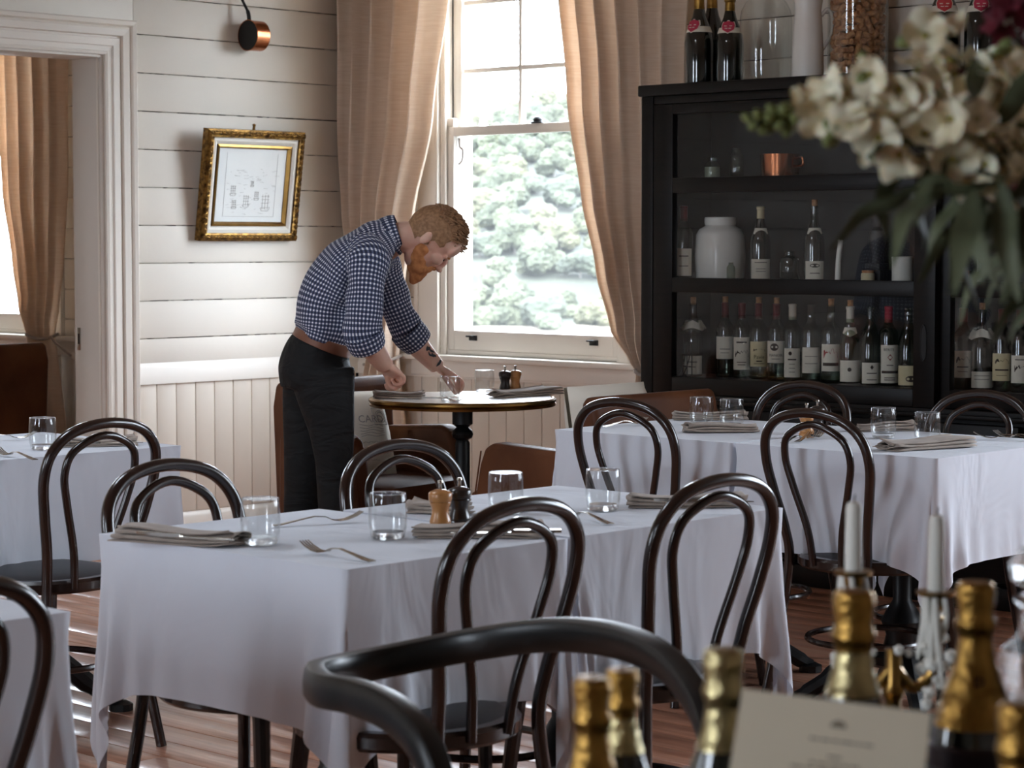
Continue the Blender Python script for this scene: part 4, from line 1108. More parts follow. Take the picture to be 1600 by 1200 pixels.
# stoneware jar
t = thing('stoneware_jar', 'large white lidded stoneware jar on the middle shelf', 'jar', (sx(1125, 430, -.19), -.19, Z2))
MB().lathe([(0, 0), (.085, 0), (.098, .012), (.102, .10), (.098, .185), (.085, .208), (.066, .218), (.060, .224), (0, .224)], 36).build('body', M_ceramic, t)
MB().lathe([(0, .2245), (.062, .2245), (.064, .232), (.064, .252), (.060, .257), (0, .257)], 32).build('lid', M_ceramic, t)
def jar(label, loc, r, h, m=None, name='glass_jar', fill=None, cat='jar'):
    t = thing(name, label, cat, loc)
    MB().lathe([(0, 0), (r*.92, 0), (r, h*.04), (r, h*.72), (r*.8, h*.82), (r*.55, h*.88), (r*.55, h*.97), (r*.62, h), (r*.5, h)], 24).build('glass', m or M_bclear, t)
    if fill: MB().lathe([(0, h*.05), (r*.92, h*.05), (r*.93, h*fill[0]), (0, h*fill[0]-.003)], 24).build('contents', fill[1], t)
    return t
jar('tiny clear bottle in front of the white stoneware jar', (sx(1142, 430, -.30), -.30, Z2), .017, .075)
jar('dark preserving jar between two wine bottles on the middle shelf', (sx(1234, 430, -.18), -.18, Z2), .04, .12, M_bottle_dark)
def candle(label, loc, r, h, lean=0, name='candle', wick=True):
    t = thing(name, label, 'candle', loc)
    pts = [(0, 0, 0), (lean*.2, 0, h*.5), (lean, 0, h)]
    MB().tube(spline(pts, 6), [r*(1-.18*k/12) for k in range(13)], 16).build('wax', M_wax, t)
    MB().tube([(lean, 0, h-.002), (lean+.001, 0, h+.012)], .0012, 5).build('wick', M_ink, t); return t
candle('white taper candle leaning slightly on the middle shelf', (sx(1309, 430, -.2), -.2, Z2+.0), .0115, .165, .012)
t = thing('cork_jar', 'small cork stoppered pot on the middle shelf', 'jar', (sx(1356, 430, -.2), -.2, Z2))
MB().lathe([(0, 0), (.024, 0), (.026, .004), (.026, .034), (.024, .038), (0, .038)], 20).build('pot', M_labely, t); MB().lathe([(0, .0385), (.022, .0385), (.023, .048), (0, .049)], 18).build('stopper', M_cork, t)
t = thing('statuette', 'dark cast statuette standing on a plinth on the middle shelf', 'statuette', (sx(1370, 430, -.12), -.12, Z2))
M_dk = mat('dark_bronze', (44, 42, 41), .5, bump=.3, bscale=60)
MB().box((-.045, -.045, 0), (.045, .045, .05), .004).box((-.035, -.035, .05), (.035, .035, .075), .004).build('plinth', M_dk, t)
MB().lathe([(0, .075), (.03, .075), (.024, .10), (.03, .13), (.036, .17), (.03, .20), (.014, .215), (.02, .23), (.022, .25), (.012, .27), (0, .275)], 16).build('figure', M_dk, t)
t = thing('pillar_candle', 'thick white pillar candle with melted rim on the middle shelf', 'candle', (sx(1410, 430, -.2), -.2, Z2))
MB().lathe([(0, 0), (.038, 0), (.040, .003), (.040, .095), (.042, .10), (.036, .102), (.030, .09), (0, .088)], 26).build('wax', M_wax, t); MB().tube([(0, 0, .087), (.001, 0, .1)], .0014, 5).build('wick', M_ink, t)
t = thing('tealight_holder', 'glowing copper tinted glass tealight holder in the right door', 'candle holder', (sx(1506, 430, -.2), -.2, Z2))
MB().lathe([(.0, 0), (.024, 0), (.028, .01), (.030, .05), (.028, .05), (.026, .012), (0, .004)], 22).build('cup', M_copper, t)
candle('thin white taper candle on the middle shelf of the right door', (sx(1530, 430, -.2), -.2, Z2), .009, .13)
# top shelf inside
t = jar('glass jar half filled with cream wax on the top shelf', (sx(1113, 275, -.2), -.2, Z1), .034, .10, None, 'candle_jar', (.62, M_wax), 'jar')
jar('clear stoppered bottle on the top shelf beside the copper pot', (sx(1151, 275, -.2), -.2, Z1), .029, .135)
t = thing('copper_pot', 'shiny straight sided copper pot on the top shelf', 'pot', (sx(1219, 275, -.2), -.2, Z1))
MB().lathe([(0, 0), (.068, 0), (.072, .004), (.080, .105), (.077, .105), (.069, .006), (0, .005)], 36).build('body', M_copper, t)
MB().tube(spline([(.075, 0, .085), (.105, 0, .09), (.108, 0, .06), (.073, 0, .055)], 5), .005, 8).build('handle', M_copper, t)
t = thing('serving_board', 'thin wooden serving board lying on the top shelf', 'board', (sx(1300, 270, -.22), -.22, Z1))
MB().box((-.11, -.07, 0), (.11, .07, .016), .005).build('slab', M_woodmill, t); MB().tube([(.11, 0, .008), (.17, 0, .008)], .011, 10, flat=.6).build('handle', M_woodmill, t)
t = thing('wire_rack', 'small black scrolled wire rack in the left corner of the bottom shelf', 'rack', (sx(1063, 570, -.345), -.345, .7765))
m = MB()
for k in (0, .03): m.tube(spline([(-.012, k, 0), (.02, k, .07), (.026, k, .135), (.03, k, .14), (.034, k, .12), (.036, k, 0)], 5), .0025, 6)
m.build('hoops', M_iron, t)
m = MB()
for z in (.045, .09): m.tube([(.008, 0, z), (.008, .03, z)], .002, 6).tube([(.034, 0, z), (.034, .03, z)], .002, 6).tube([(.008, 0, z), (.034, 0, z)], .002, 6)
m.build('bars', M_iron, t)

# ------------------------------------------------------------------ on top of the cabinet
GC = 'champagne bottles on top of the cabinet'
def shield(t, r, zc, m):
    mb = MB(); V = [(-.018, .016, 0), (-.022, .004, 0), (-.019, -.010, 0), (0, -.022, 0), (.019, -.010, 0), (.022, .004, 0), (.018, .016, 0), (0, .021, 0)]
    def place(v):
        z = zc+v[1]; rr_ = np.interp(z, [p[1] for p in CHAM], [p[0] for p in CHAM])+.0012; a = v[0]/rr_; return (rr_*math.sin(a), -rr_*math.cos(a), z)
    fan = [(q, (q+1) % 8, 8) for q in range(8)]; V = V + [(0, 0, 0)]
    big = [(v[0]*1.14, v[1]*1.14, 0) for v in V]
    mb2 = MB().add([tuple(Vector(place(v))*1.0) for v in big], fan); o2 = mb2.build('shield_border', M_label, t)
    mb.add([tuple(Vector(place(v)) + Vector((0, -.0012, 0))) for v in V], fan); o = mb.build('shield_label', m, t)
    b = MB()
    for (dz, hw) in ((.003, .013), (-.006, .010)):
        b.add([tuple(Vector(place(v)) + Vector((0, -.0022, 0))) for v in ((-hw, dz-.0014, 0), (hw, dz-.0014, 0), (hw, dz+.0014, 0), (-hw, dz+.0014, 0))], [(0, 1, 2, 3)])
    o_ = b.build('lettering', M_label, o)
for px, yy, lab, s in ((1092, -.26, 'dark champagne bottle with pink shield label, leftmost on the cabinet top', 1.18), (1112, -.17, 'dark green champagne bottle standing behind two others on the cabinet top', 1.22),
                    (1140, -.24, 'dark champagne bottle with pink shield label beside the big clear jar', 1.12), (1474, -.22, 'dark champagne bottle with red shield label behind the white flowers', 1.22), (1531, -.20, 'dark champagne bottle with pink shield label right of its twin behind the flowers', 1.18)):
    t = bottle('champagne_bottle', lab, (sx(px, 125, yy), yy, ZT), FCAM + R({1092: -38, 1140: -12}.get(px, -6)), 'cham', M_bottle_dark, cap=M_goldfoil, group=GC, s=s); t.scale = (s*1.14, s*1.14, s)
    if px != 1112: shield(t, .04, .20, M_pinkl if px != 1474 else mat('red_shield_label', (190, 60, 62), .6))
    if px != 1112:
        m = MB().lathe([(.0330, .196), (.0385, .178), (.0388, .180), (.0334, .198)], 28); 
        m.build('shoulder_band', M_label, t)
M_jarglass = pane_mat('jar_glass', (.97, .975, .96), .02)
t = thing('demijohn', 'big clear glass jar with rounded shoulders on the cabinet top', 'jar', (sx(1196, 125, -.22), -.22, ZT))
MB().lathe([(0, .004), (.085, 0), (.098, .01), (.103, .06), (.103, .24), (.098, .28), (.080, .315), (.055, .335), (.045, .35), (.045, .40), (.052, .405), (.048, .41), (.041, .40), (.041, .35)], 40).build('glass', M_jarglass, t)
t = thing('pitcher', 'tall white ceramic pitcher with looped handle on the cabinet top', 'pitcher', (sx(1262, 122, -.29), -.29, ZT), R(40))
MB().lathe([(0, 0), (.058, 0), (.062, .004), (.060, .10), (.055, .20), (.050, .26), (.056, .30), (.052, .30), (.047, .26), (.052, .2), (.057, .01), (0, .008)], 32).build('body', M_ceramic, t)
MB().tube(spline([(.050, .0, .24), (.075, .0, .265), (.092, .0, .235), (.088, .0, .17), (.055, .0, .11)], 8), .007, 10, flat=1.3).build('handle', M_ceramic, t)
t2 = thing('dried_flower', 'dark dried flower head hanging from the white pitcher', 'flower', (sx(1262, 122, -.29), -.29, ZT+.04))
M_dried = mat('dried_petals', (62, 40, 38), .9, rgb2=(40, 26, 26), vscale=30)
MB().tube(spline([(0, 0, 0), (.0, 0, .26), (-.03, -.015, .31)], 6), .003, 6).build('stem', M_dried, t2)
rr = random.Random(2); m = MB()
for k in range(26):
    a = rr.uniform(0, 6.28); p = Vector((-.035 + .04*math.cos(a)*rr.random(), -.02 + .035*math.sin(a)*rr.random(), .305 + rr.uniform(-.04, .035)))
    q = p + Vector((rr.uniform(-.03, .03), rr.uniform(-.03, .03), rr.uniform(-.03, .01))); n = Vector((rr.uniform(-1, 1), rr.uniform(-1, 1), rr.uniform(-1, 1))).normalized()*.014
    m.add([p, (p+q)/2+n, q, (p+q)/2-n], [(0, 1, 2, 3)])
m.build('petals', M_dried, t2)
# jar of corks
JX, JY, JR, JH = sx(1340, 118, -.18), -.18, .116, .40
t = thing('cork_jar', 'tall straight glass jar packed with wine corks on the cabinet top', 'jar', (JX, JY, ZT))
MB().lathe([(0, .002), (JR*.98, 0), (JR, .006), (JR, JH), (JR-.003, JH+.002), (JR-.005, JH), (JR-.005, .01), (0, .009)], 44).build('glass', M_jarglass, t)
CORKM = MB().lathe([(0, -.021), (.0108, -.021), (.0118, -.018), (.0118, .018), (.0108, .021), (0, .021)], 10).mesh('wine_cork', M_cork)
placed = []; rr = random.Random(12); nck = 0; z = .024
lvl = 0
while z < .36:
    k = 0; rad = JR - .031; nn = 17
    for k in range(nn):
        a = 2*PI*(k + .5*(lvl % 2))/nn + rr.uniform(-.03, .03)
        # only the outer layer, seen through the glass
        p = (JX + rad*math.cos(a), JY + rad*math.sin(a), ZT + z + rr.uniform(-.003, .003))
        o = link('wine_cork', CORKM); o.location = p
        o.rotation_euler = (rr.uniform(0, 3), rr.uniform(0, 3), rr.uniform(0, 3))
        tag(o, 'wine cork heaped among others in the tall glass jar', 'cork', 'wine corks in the jar'); nck += 1
    z += .0265; lvl += 1
# ------------------------------------------------------------------ the man laying the round table
MD = 7.98
base = td(492, 900, MD); base.z = 0
man = thing('person', 'man in small checked shirt and black trousers bending to lay the round table', 'person', base)
def mp(px, py, dy=0.0): return td(px, py, MD+dy) - base
LAT = Vector(FH)                       # his left side points away from the camera
M_skin = mat('skin', (226, 184, 162), .5, rgb2=(212, 160, 138), vscale=9, subs=.12)
M_hair = mat('short_fair_hair', (164, 124, 90), .7, rgb2=(132, 96, 66), vscale=90, stretch=(1, 1, 1))
M_beard = mat('ginger_beard', (198, 132, 80), .8, rgb2=(160, 98, 56), vscale=50)
M_trouser = mat('black_denim', (11, 11, 12), .8, bump=.6, bscale=14)
crumple(M_trouser, 9.0, (.6, .6, 1.6), .03, .6)
M_belt = mat('brown_belt_leather', (120, 78, 60), .45)
M_ink2 = mat('tattoo_ink', (52, 56, 60), .7)
def loft(m, secs, n=20, caps=True, uvs=None):
    """secs: (centre, lateral radius, other radius); smooth tube whose first axis stays lateral"""
    P = spline([s[0] for s in secs], 5); ra = []; rb = []
    K = len(P)
    ts = [i*5 for i in range(len(secs))]
    A = np.interp(range(K), ts, [s[1] for s in secs]); B = np.interp(range(K), ts, [s[2] for s in secs])
    rings = []
    for i in range(K):
        a = P[max(0, i-1)]; b = P[min(K-1, i+1)]; t = (b-a).normalized()
        u = LAT - t*LAT.dot(t); u.normalize(); w = t.cross(u)
        rings.append([P[i] + u*(A[i]*math.cos(2*PI*k/n)) + w*(B[i]*math.sin(2*PI*k/n)) for k in range(n)])
    b0 = len(m.v); fs = [(i*n+k, i*n+(k+1) % n, (i+1)*n+(k+1) % n, (i+1)*n+k) for i in range(K-1) for k in range(n)]
    if caps: fs += [list(range(n))[::-1], [(K-1)*n+k for k in range(n)]]
    m.add([p for r in rings for p in r], fs)
    if uvs is not None:
        L = 0
        for i in range(K):
            if i: L += (P[i]-P[i-1]).length
            rad = float(np.mean(A)+np.mean(B))/2
            for k in range(n): uvs.append((2*PI*k/n*rad, L, 2*PI*rad))
    return rings
def remeshed(name, m, mt, parent, vox, smooth=6):
    me = m.mesh(name, mt, False); o = link(name, me)
    r = o.modifiers.new('r', 'REMESH'); r.mode = 'VOXEL'; r.voxel_size = vox
    s = o.modifiers.new('s', 'SMOOTH'); s.factor = .5; s.iterations = smooth
    dg = bpy.context.evaluated_depsgraph_get(); nm = bpy.data.meshes.new_from_object(o.evaluated_get(dg))
    bpy.data.objects.remove(o)
    nm.polygons.foreach_set('use_smooth', [True]*len(nm.polygons)); nm.materials.clear(); nm.materials.append(mt)
    return link(name, nm, parent)

# body: head, neck, arms and hands as one skin
B = MB()
hc = mp(672, 372); hf = (RT*.57 + Vector((0, 0, -.82))).normalized(); hu = (RT*.82 + Vector((0, 0, .57))).normalized()
HM = Matrix((hf, LAT, hu)).transposed().to_4x4(); HM.translation = hc
def head_ell(c, r, sub=3):
    bm = bmesh.new(); bmesh.ops.create_icosphere(bm, subdivisions=sub, radius=1)
    for v in bm.verts: v.co = HM @ Vector((c[0]+v.co.x*r[0], c[1]+v.co.y*r[1], c[2]+v.co.z*r[2]))
    return bm
for c, r in [((0, 0, .02), (.094, .074, .095)), ((.03, 0, -.045), (.062, .060, .075)), ((.055, 0, -.085), (.034, .040, .034)), ((.083, 0, .045), (.018, .056, .04)),
             ((.086, 0, .008), (.012, .055, .010)), ((.100, 0, -.022), (.010, .010, .028)), ((.108, 0, -.036), (.011, .014, .010)), ((.088, 0, -.062), (.010, .024, .008)),
             ((.07, .038, -.02), (.026, .024, .022)), ((.07, -.038, -.02), (.026, .024, .022))]:
    B.bm(head_ell(c, r))
for s in (-1, 1):
    B.bm(head_ell((-.006, s*.076, -.010), (.016, .008, .027))); B.bm(head_ell((-.010, s*.080, .002), (.012, .006, .016)))
loft(B, [(mp(600, 385), .062, .055), (mp(622, 372), .056, .054), (mp(645, 372), .055, .056), (mp(660, 378), .055, .06)])
loft(B, [(mp(502, 560), .13, .09), (mp(516, 470), .13, .07), (mp(550, 412), .13, .06), (mp(600, 380), .06, .04)])   # torso under the shirt
# near (right) arm
sh_n, el_n, wr_n = mp(576, 402, -.19), mp(566, 522, -.25), mp(602, 572, -.12)
loft(B, [(mp(560, 400, -.1), .04, .04), (sh_n, .042, .042), ((sh_n+el_n)/2, .038, .040), (el_n, .041, .043), (el_n*.55+wr_n*.45, .040, .042), (wr_n, .026, .031)])
# far (left) arm
sh_f, el_f, wr_f = mp(590, 402, .19), mp(634, 520, .24), mp(683, 573, .34)
loft(B, [(mp(570, 398, .1), .04, .04), (sh_f, .040, .040), ((sh_f+el_f)/2, .036, .038), (el_f, .041, .042), (el_f*.55+wr_f*.45, .039, .040), (wr_f, .025, .029)])
def hand(wrist, knuck, side, curls, thumb, width=.044):
    """wrist -> knuckle row; side = across direction; curls: per finger list of points"""
    pal = (knuck-wrist); nrm = pal.cross(side).normalized()
    for q in np.linspace(-1, 1, 5):
        B.tube([wrist + side*(q*.013), wrist*.5+knuck*.5 + side*(q*width*.62), knuck + side*(q*width*.78)], [.014, .0145, .0115], 10)
    for k, c in enumerate(curls):
        q = (-1 + 2*k/3)*width*.80; root = knuck + side*q - pal*.15
        pts = [root] + [knuck + side*q*(1-.12*i) + Vector(p) for i, p in enumerate(c)]
        B.tube(spline(pts, 4), [.0086 - .0020*i/(4*(len(pts)-1)) for i in range(4*(len(pts)-1)+1)], 9)
    B.tube(spline(thumb, 4), [.0125 - .004*i/(4*(len(thumb)-1)) for i in range(4*(len(thumb)-1)+1)], 9)
X, Zv, Yv = Vector(RT), Vector((0, 0, 1)), Vector(FH)
# near hand: loose fist, knuckles down right
kn = mp(617, 588, -.08)
sd = (X*.45 - Yv*.70 + Zv*.25).normalized()
fist = lambda a: [(X*.016 - Zv*.016 + Yv*.004)*a, (X*.010 - Zv*.038 + Yv*.006)*a, (-X*.014 - Zv*.040 + Yv*.01)*a, (-X*.024 - Zv*.022 + Yv*.012)*a]
hand(wr_n, kn, sd, [fist(.92), fist(1.0), fist(1.0), fist(.86)], [wr_n*.6+kn*.4 - X*.006 - Zv*.01 + Yv*.02, kn*.75+wr_n*.25 - X*.016 - Zv*.026 + Yv*.016, kn - X*.012 - Zv*.036 + Yv*.006, kn + X*.004 - Zv*.044])
# far hand: reaching down, finger and thumb pinching the cutlery
kf = mp(706, 588, .39)
sd2 = (Yv*.8 - X*.45 + Zv*.1).normalized()
reach = lambda a, b: [(X*.014 - Zv*.006)*a, (X*.030 - Zv*.024)*a, (X*.030 - Zv*(.046+b))*a, (X*.024 - Zv*(.060+b))*a]
hand(wr_f, kf, sd2, [reach(.85, 0), reach(.95, 0), reach(1.0, .004), reach(.92, .004)], [wr_f*.55+kf*.45 - Zv*.012 - Yv*.025, kf*.85+wr_f*.15 - Zv*.030 - Yv*.032, kf + X*.008 - Zv*.050 - Yv*.022, kf + X*.016 - Zv*.062 - Yv*.01], .041)
body = remeshed('body', B, M_skin, man, .0034, 2)
# tattoo marks lie on the far forearm
tm = MB()
ax = (wr_f-el_f).normalized(); nn_ = (-Yv*.8 + Zv*.5 + X*.1); nn_ = (nn_ - ax*nn_.dot(ax)).normalized(); ss_ = ax.cross(nn_)
def on_arm(t, w):
    c = el_f*(1-t)+wr_f*t; r = float(np.interp(t, [0, .45, 1], [.0425, .040, .028])) + .0006; return c + (nn_*math.cos(w/r) + ss_*math.sin(w/r))*r
for (t0, t1, w, h) in ((.42, .52, .0, .010), (.48, .66, -.006, .005), (.52, .70, .008, .004), (.60, .74, .0, .006), (.86, .92, .0, .018)):
    tm.grid(lambda u, v: tuple(on_arm(t0+(t1-t0)*u, w + h*(v*2-1)*(1-.5*abs(u*2-1)) + .004*math.sin(u*5))), 8, 4)
tm.build('tattoo', M_ink2, man)
# hair: shaved sides, longer top swept forward in tufts
hr = random.Random(4); H = MB()
def cap(r, zmin, back, name):
    bm = head_ell((-.004, 0, .024), r, 4); inv = HM.inverted(); kill = []
    for v in bm.verts:
        p = inv @ v.co
        if p.z < zmin(p) : kill.append(v)
    bmesh.ops.delete(bm, geom=kill, context='VERTS')
    for v in bm.verts: v.co += (v.co-hc).normalized()*hr.uniform(-.0006, .0012)
    H.bm(bm)
cap((.099, .0785, .099), lambda p: .052 if p.x > .055 else (.0 if p.x > .02 else (-.055 if p.x < -.02 else -.03)), 0, 'fade')
for k in range(420):
    a = hr.uniform(-1, 1); f_ = hr.uniform(-.85, 1.0)
    d = Vector((f_*.096*math.sqrt(max(0, 1-(a*.82)**2)), a*.062, 0)); d.z = .024 + .097*math.sqrt(max(.02, 1-(d.x/.099)**2-(d.y/.078)**2))
    if d.z < .055: continue
    root = HM @ d; n = (root-hc).normalized(); fw_ = (hf*.9 + hu*.12 + LAT*hr.uniform(-.25, .25)).normalized()
    l = hr.uniform(.013, .024)*(.75 if f_ > .5 else .9)
    H.tube([root - n*.004, root + n*l*.55 + fw_*l*.2, root + n*l*.75 + fw_*l*.8], [.0042, .0034, .0008], 5)
H.build('hair', M_hair, man)
# beard along the jaw
BD = MB()
for c, r in [((.060, 0, -.096), (.042, .044, .032)), ((.018, .056, -.048), (.024, .010, .034)), ((.018, -.056, -.048), (.024, .010, .034)), ((.036, .046, -.072), (.032, .016, .026)), ((.036, -.046, -.072), (.032, .016, .026)), ((.056, .034, -.084), (.034, .022, .026)), ((.056, -.034, -.084), (.034, .022, .026)), ((.093, 0, -.050), (.010, .028, .008)), ((.085, .024, -.066), (.012, .010, .02)), ((.085, -.024, -.066), (.012, .010, .02)), ((.078, 0, -.112), (.026, .030, .024)), ((.086, 0, -.128), (.016, .02, .018))]:
    bm = head_ell(c, r)
    for v in bm.verts: v.co += Vector((hr.uniform(-1, 1), hr.uniform(-1, 1), hr.uniform(-1, 1)))*.0016
    BD.bm(bm)
remeshed('beard', BD, M_beard, man, .004, 2)
EB = MB()
for s in (-1, 1): EB.tube([HM @ Vector((.094, s*.014, .010)), HM @ Vector((.097, s*.032, .014)), HM @ Vector((.084, s*.050, .009))], [.003, .0036, .002], 6)
EB.build('eyebrows', M_beard, man)
EY = MB()
for s in (-1, 1): EY.bm(head_ell((.084, s*.033, -.006), (.010, .011, .0085), 2))
EY.build('eyes', mat('eye', (60, 52, 48), .2), man)

# checked shirt
def gingham():
    m = mat('small_navy_check', (232, 232, 236), .85)
    nt = m.node_tree; N = nt.nodes; L = nt.links; p = N['Principled BSDF']
    uv = N.new('ShaderNodeUVMap'); uv.uv_map = 'cloth'; sx_ = N.new('ShaderNodeSeparateXYZ'); L.new(uv.outputs[0], sx_.inputs[0])
    bands = []
    for ax_ in (0, 1):
        a = N.new('ShaderNodeMath'); a.operation = 'MULTIPLY'; a.inputs[1].default_value = 1/.0135; L.new(sx_.outputs[ax_], a.inputs[0])
        b = N.new('ShaderNodeMath'); b.operation = 'FRACT'; L.new(a.outputs[0], b.inputs[0])
        c = N.new('ShaderNodeMath'); c.operation = 'LESS_THAN'; c.inputs[1].default_value = .58; L.new(b.outputs[0], c.inputs[0]); bands.append(c)
    s = N.new('ShaderNodeMath'); s.operation = 'ADD'; L.new(bands[0].outputs[0], s.inputs[0]); L.new(bands[1].outputs[0], s.inputs[1])
    h = N.new('ShaderNodeMath'); h.operation = 'MULTIPLY'; h.inputs[1].default_value = .5; L.new(s.outputs[0], h.inputs[0])
    rp = N.new('ShaderNodeValToRGB'); e = rp.color_ramp.elements; rp.color_ramp.interpolation = 'CONSTANT'
    e[0].position = 0; e[0].color = (*lin((230, 231, 236)), 1); e[1].position = .9; e[1].color = (*lin((38, 44, 66)), 1)
    e2 = e.new(.3); e2.color = (*lin((88, 95, 122)), 1)
    L.new(h.outputs[0], rp.inputs[0]); L.new(rp.outputs[0], p.inputs['Base Color']); return m
M_shirt = gingham(); crumple(M_shirt, 9.0, (1, 1, 1), .03, .5)
def cloth_part(name, secs, parent, n=36, wr=.004, seed=0, solid=True, caps=False):
    m = MB(); uvs = []; loft(m, secs, n, caps, uvs)
    K = len(m.v)//n
    me = m.mesh(name, M_shirt, False); me.polygons.foreach_set('use_smooth', [True]*len(me.polygons))
    lay_ = me.uv_layers.new(name='cloth')
    for pl in me.polygons:
        idx = list(pl.vertices); us = [uvs[i][0] for i in idx]
        for li, vi in zip(pl.loop_indices, idx):
            u = uvs[vi][0]
            if max(us)-min(us) > .5*uvs[vi][2] and u < .5*uvs[vi][2]: u += uvs[vi][2]
            lay_.data[li].uv = (u, uvs[vi][1])
    me.calc_loop_triangles()
    for v in me.vertices:
        a, b = uvs[v.index][0], uvs[v.index][1]
        v.co += v.normal*(wr*(math.sin(b*55+3*math.sin(a*14+seed)+seed) * (.5+.5*math.sin(a*11+b*9+seed)) + .6*math.sin(b*23+a*31+seed*2)))
    o = link(name, me, parent)
    md = o.modifiers.new('ss', 'SUBSURF'); md.levels = 1; md.render_levels = 1
    if solid: md = o.modifiers.new('t', 'SOLIDIFY'); md.thickness = .002
    return o
shirt = cloth_part('shirt', [(mp(506, 531), .170, .104), (mp(512, 512), .180, .116), (mp(516, 475), .182, .118), (mp(530, 442), .188, .112), (mp(552, 413), .200, .104), (mp(574, 393), .205, .090), (mp(594, 378), .150, .078), (mp(609, 370), .088, .066), (mp(618, 366), .066, .062)], man, 48, .0065, 1)
cloth_part('sleeve', [(mp(566, 398, -.11), .075, .080), (mp(575, 406, -.185), .070, .076), (mp(572, 440, -.225), .062, .066), (mp(569, 480, -.245), .058, .063), (mp(567, 515, -.25), .058, .064), (mp(572, 535, -.235), .054, .059)], shirt, 32, .005, 2)
cloth_part('sleeve', [(mp(575, 398, .11), .075, .080), (mp(590, 408, .185), .070, .074), (mp(606, 445, .22), .060, .064), (mp(624, 490, .235), .056, .060), (mp(636, 516, .245), .056, .058), (mp(648, 531, .262), .050, .054)], shirt, 32, .005, 4)
cloth_part('rolled_cuff', [(mp(567, 520, -.252), .064, .069), (mp(571, 531, -.240), .063, .068), (mp(575, 541, -.225), .058, .063)], shirt, 32, .002, 3)
cloth_part('rolled_cuff', [(mp(634, 514, .243), .062, .064), (mp(644, 526, .256), .060, .062), (mp(653, 536, .270), .054, .057)], shirt, 32, .002, 5)
cloth_part('collar', [(mp(606, 372), .082, .074), (mp(615, 366), .076, .070), (mp(624, 363), .066, .064)], shirt, 36, .001, 6)

# trousers, belt, shoes
T = MB()
loft(T, [(mp(504, 535), .166, .102), (mp(497, 552), .176, .118), (mp(492, 575), .18, .128), (mp(493, 602), .17, .122)])
loft(T, [(mp(503, 580, -.085), .095, .115), (mp(510, 625, -.09), .092, .098), (mp(518, 670, -.09), .078, .080), (mp(522, 720, -.09), .066, .066), (mp(524, 780, -.09), .062, .062), (mp(524, 860, -.09), .052, .052), (mp(524, 948, -.09), .056, .056)])
loft(T, [(mp(490, 580, .085), .092, .110), (mp(482, 640, .09), .088, .092), (mp(476, 700, .09), .072, .074), (mp(472, 760, .09), .064, .064), (mp(468, 850, .09), .056, .058), (mp(466, 955, .09), .056, .056)])
remeshed('trousers', T, M_trouser, man, .008, 8)
m = MB(); loft(m, [(mp(508, 525), .171, .106), (mp(505, 533), .172, .107), (mp(502, 540), .173, .108)], 40, False)
o = m.build('belt', M_belt, man); o.modifiers.new('t', 'SOLIDIFY').thickness = .004
for px, dy in ((524, -.09), (466, .09)):
    c = mp(px, 900, dy); c.z = 0; m = MB()
    bm = bmesh.new(); bmesh.ops.create_icosphere(bm, subdivisions=3, radius=1)
    for v in bm.verts:
        q = v.co; h = .055 if q.x < 0 else .055 - .02*q.x
        v.co = c + X*(.055 + q.x*.145) + Yv*(q.y*(.046 if q.x > -.3 else .038)) + Zv*max(.0, .03 + q.z*h)
    m.bm(bm); m.build('shoe', M_blackleather, man)
# ------------------------------------------------------------------ foreground: black bentwood armchair
ab = td(800, 1100, 3.15); ab.z = 0
arm = thing('bentwood_armchair', 'black bentwood armchair with a wrapped round arm rail, nearest the camera', 'armchair', ab)
def fp(px, py, d): return td(px, py, d) - ab
railp = [(1128, 1330, 2.82), (1120, 1210, 2.84), (1098, 1110, 2.92), (1040, 1035, 3.05), (960, 1000, 3.2), (860, 992, 3.32), (740, 1007, 3.40), (620, 1030, 3.40), (535, 1047, 3.34), (494, 1060, 3.24), (505, 1078, 3.12), (560, 1090, 3.02), (620, 1118, 2.92), (665, 1170, 2.84), (690, 1250, 2.80), (700, 1340, 2.78)]
path = spline([fp(*p) for p in railp], 7)
m = MB()
n = 12; K = len(path); vs = []; fs = []
tan_ = [(path[min(K-1, i+1)]-path[max(0, i-1)]).normalized() for i in range(K)]
us = [None]*K; mid_i = K//2; us[mid_i] = (Vector((0, 0, 1)) - tan_[mid_i]*tan_[mid_i].z).normalized()
for rng in (range(mid_i+1, K), range(mid_i-1, -1, -1)):       # carry the wide face along the rail without twisting
    for i in rng:
        pu = us[i-1] if rng.step > 0 else us[i+1]; us[i] = (pu - tan_[i]*pu.dot(tan_[i])).normalized()
for i, p in enumerate(path):
    u = us[i]; w = tan_[i].cross(u)
    for k in range(n):
        a = 2*PI*k/n; ca, sa = math.cos(a), math.sin(a); e = .55
        vs.append(p + u*(.0245*math.copysign(abs(ca)**e, ca)) + w*(.018*math.copysign(abs(sa)**e, sa)))
for i in range(K-1):
    for k in range(n): fs.append((i*n+k, i*n+(k+1) % n, (i+1)*n+(k+1) % n, (i+1)*n+k))
fs += [list(range(n))[::-1], [(K-1)*n+k for k in range(n)]]
m.add(vs, fs).build('arm_rail', M_blackpaint, arm)
e0, e1 = path[0], path[-1]
seatc = (e0+e1)/2*.5 + (fp(740, 1007, 3.4) + fp(980, 1005, 3.2))/2*.5; seatc.z = .45
MB().lathe([(0, -.02), (.20, -.02), (.215, -.005), (.212, .012), (.17, .022), (0, .024)], 36, tuple(seatc)).build('seat', M_blackleather, arm)
for e in (e0, e1):
    f_ = Vector((e.x, e.y, 0)); MB().tube(spline([tuple(e), tuple(e*.6 + f_*.4), tuple(f_)], 5), [.019]*6+[.015]*5, 10).build('leg', M_blackpaint, arm)
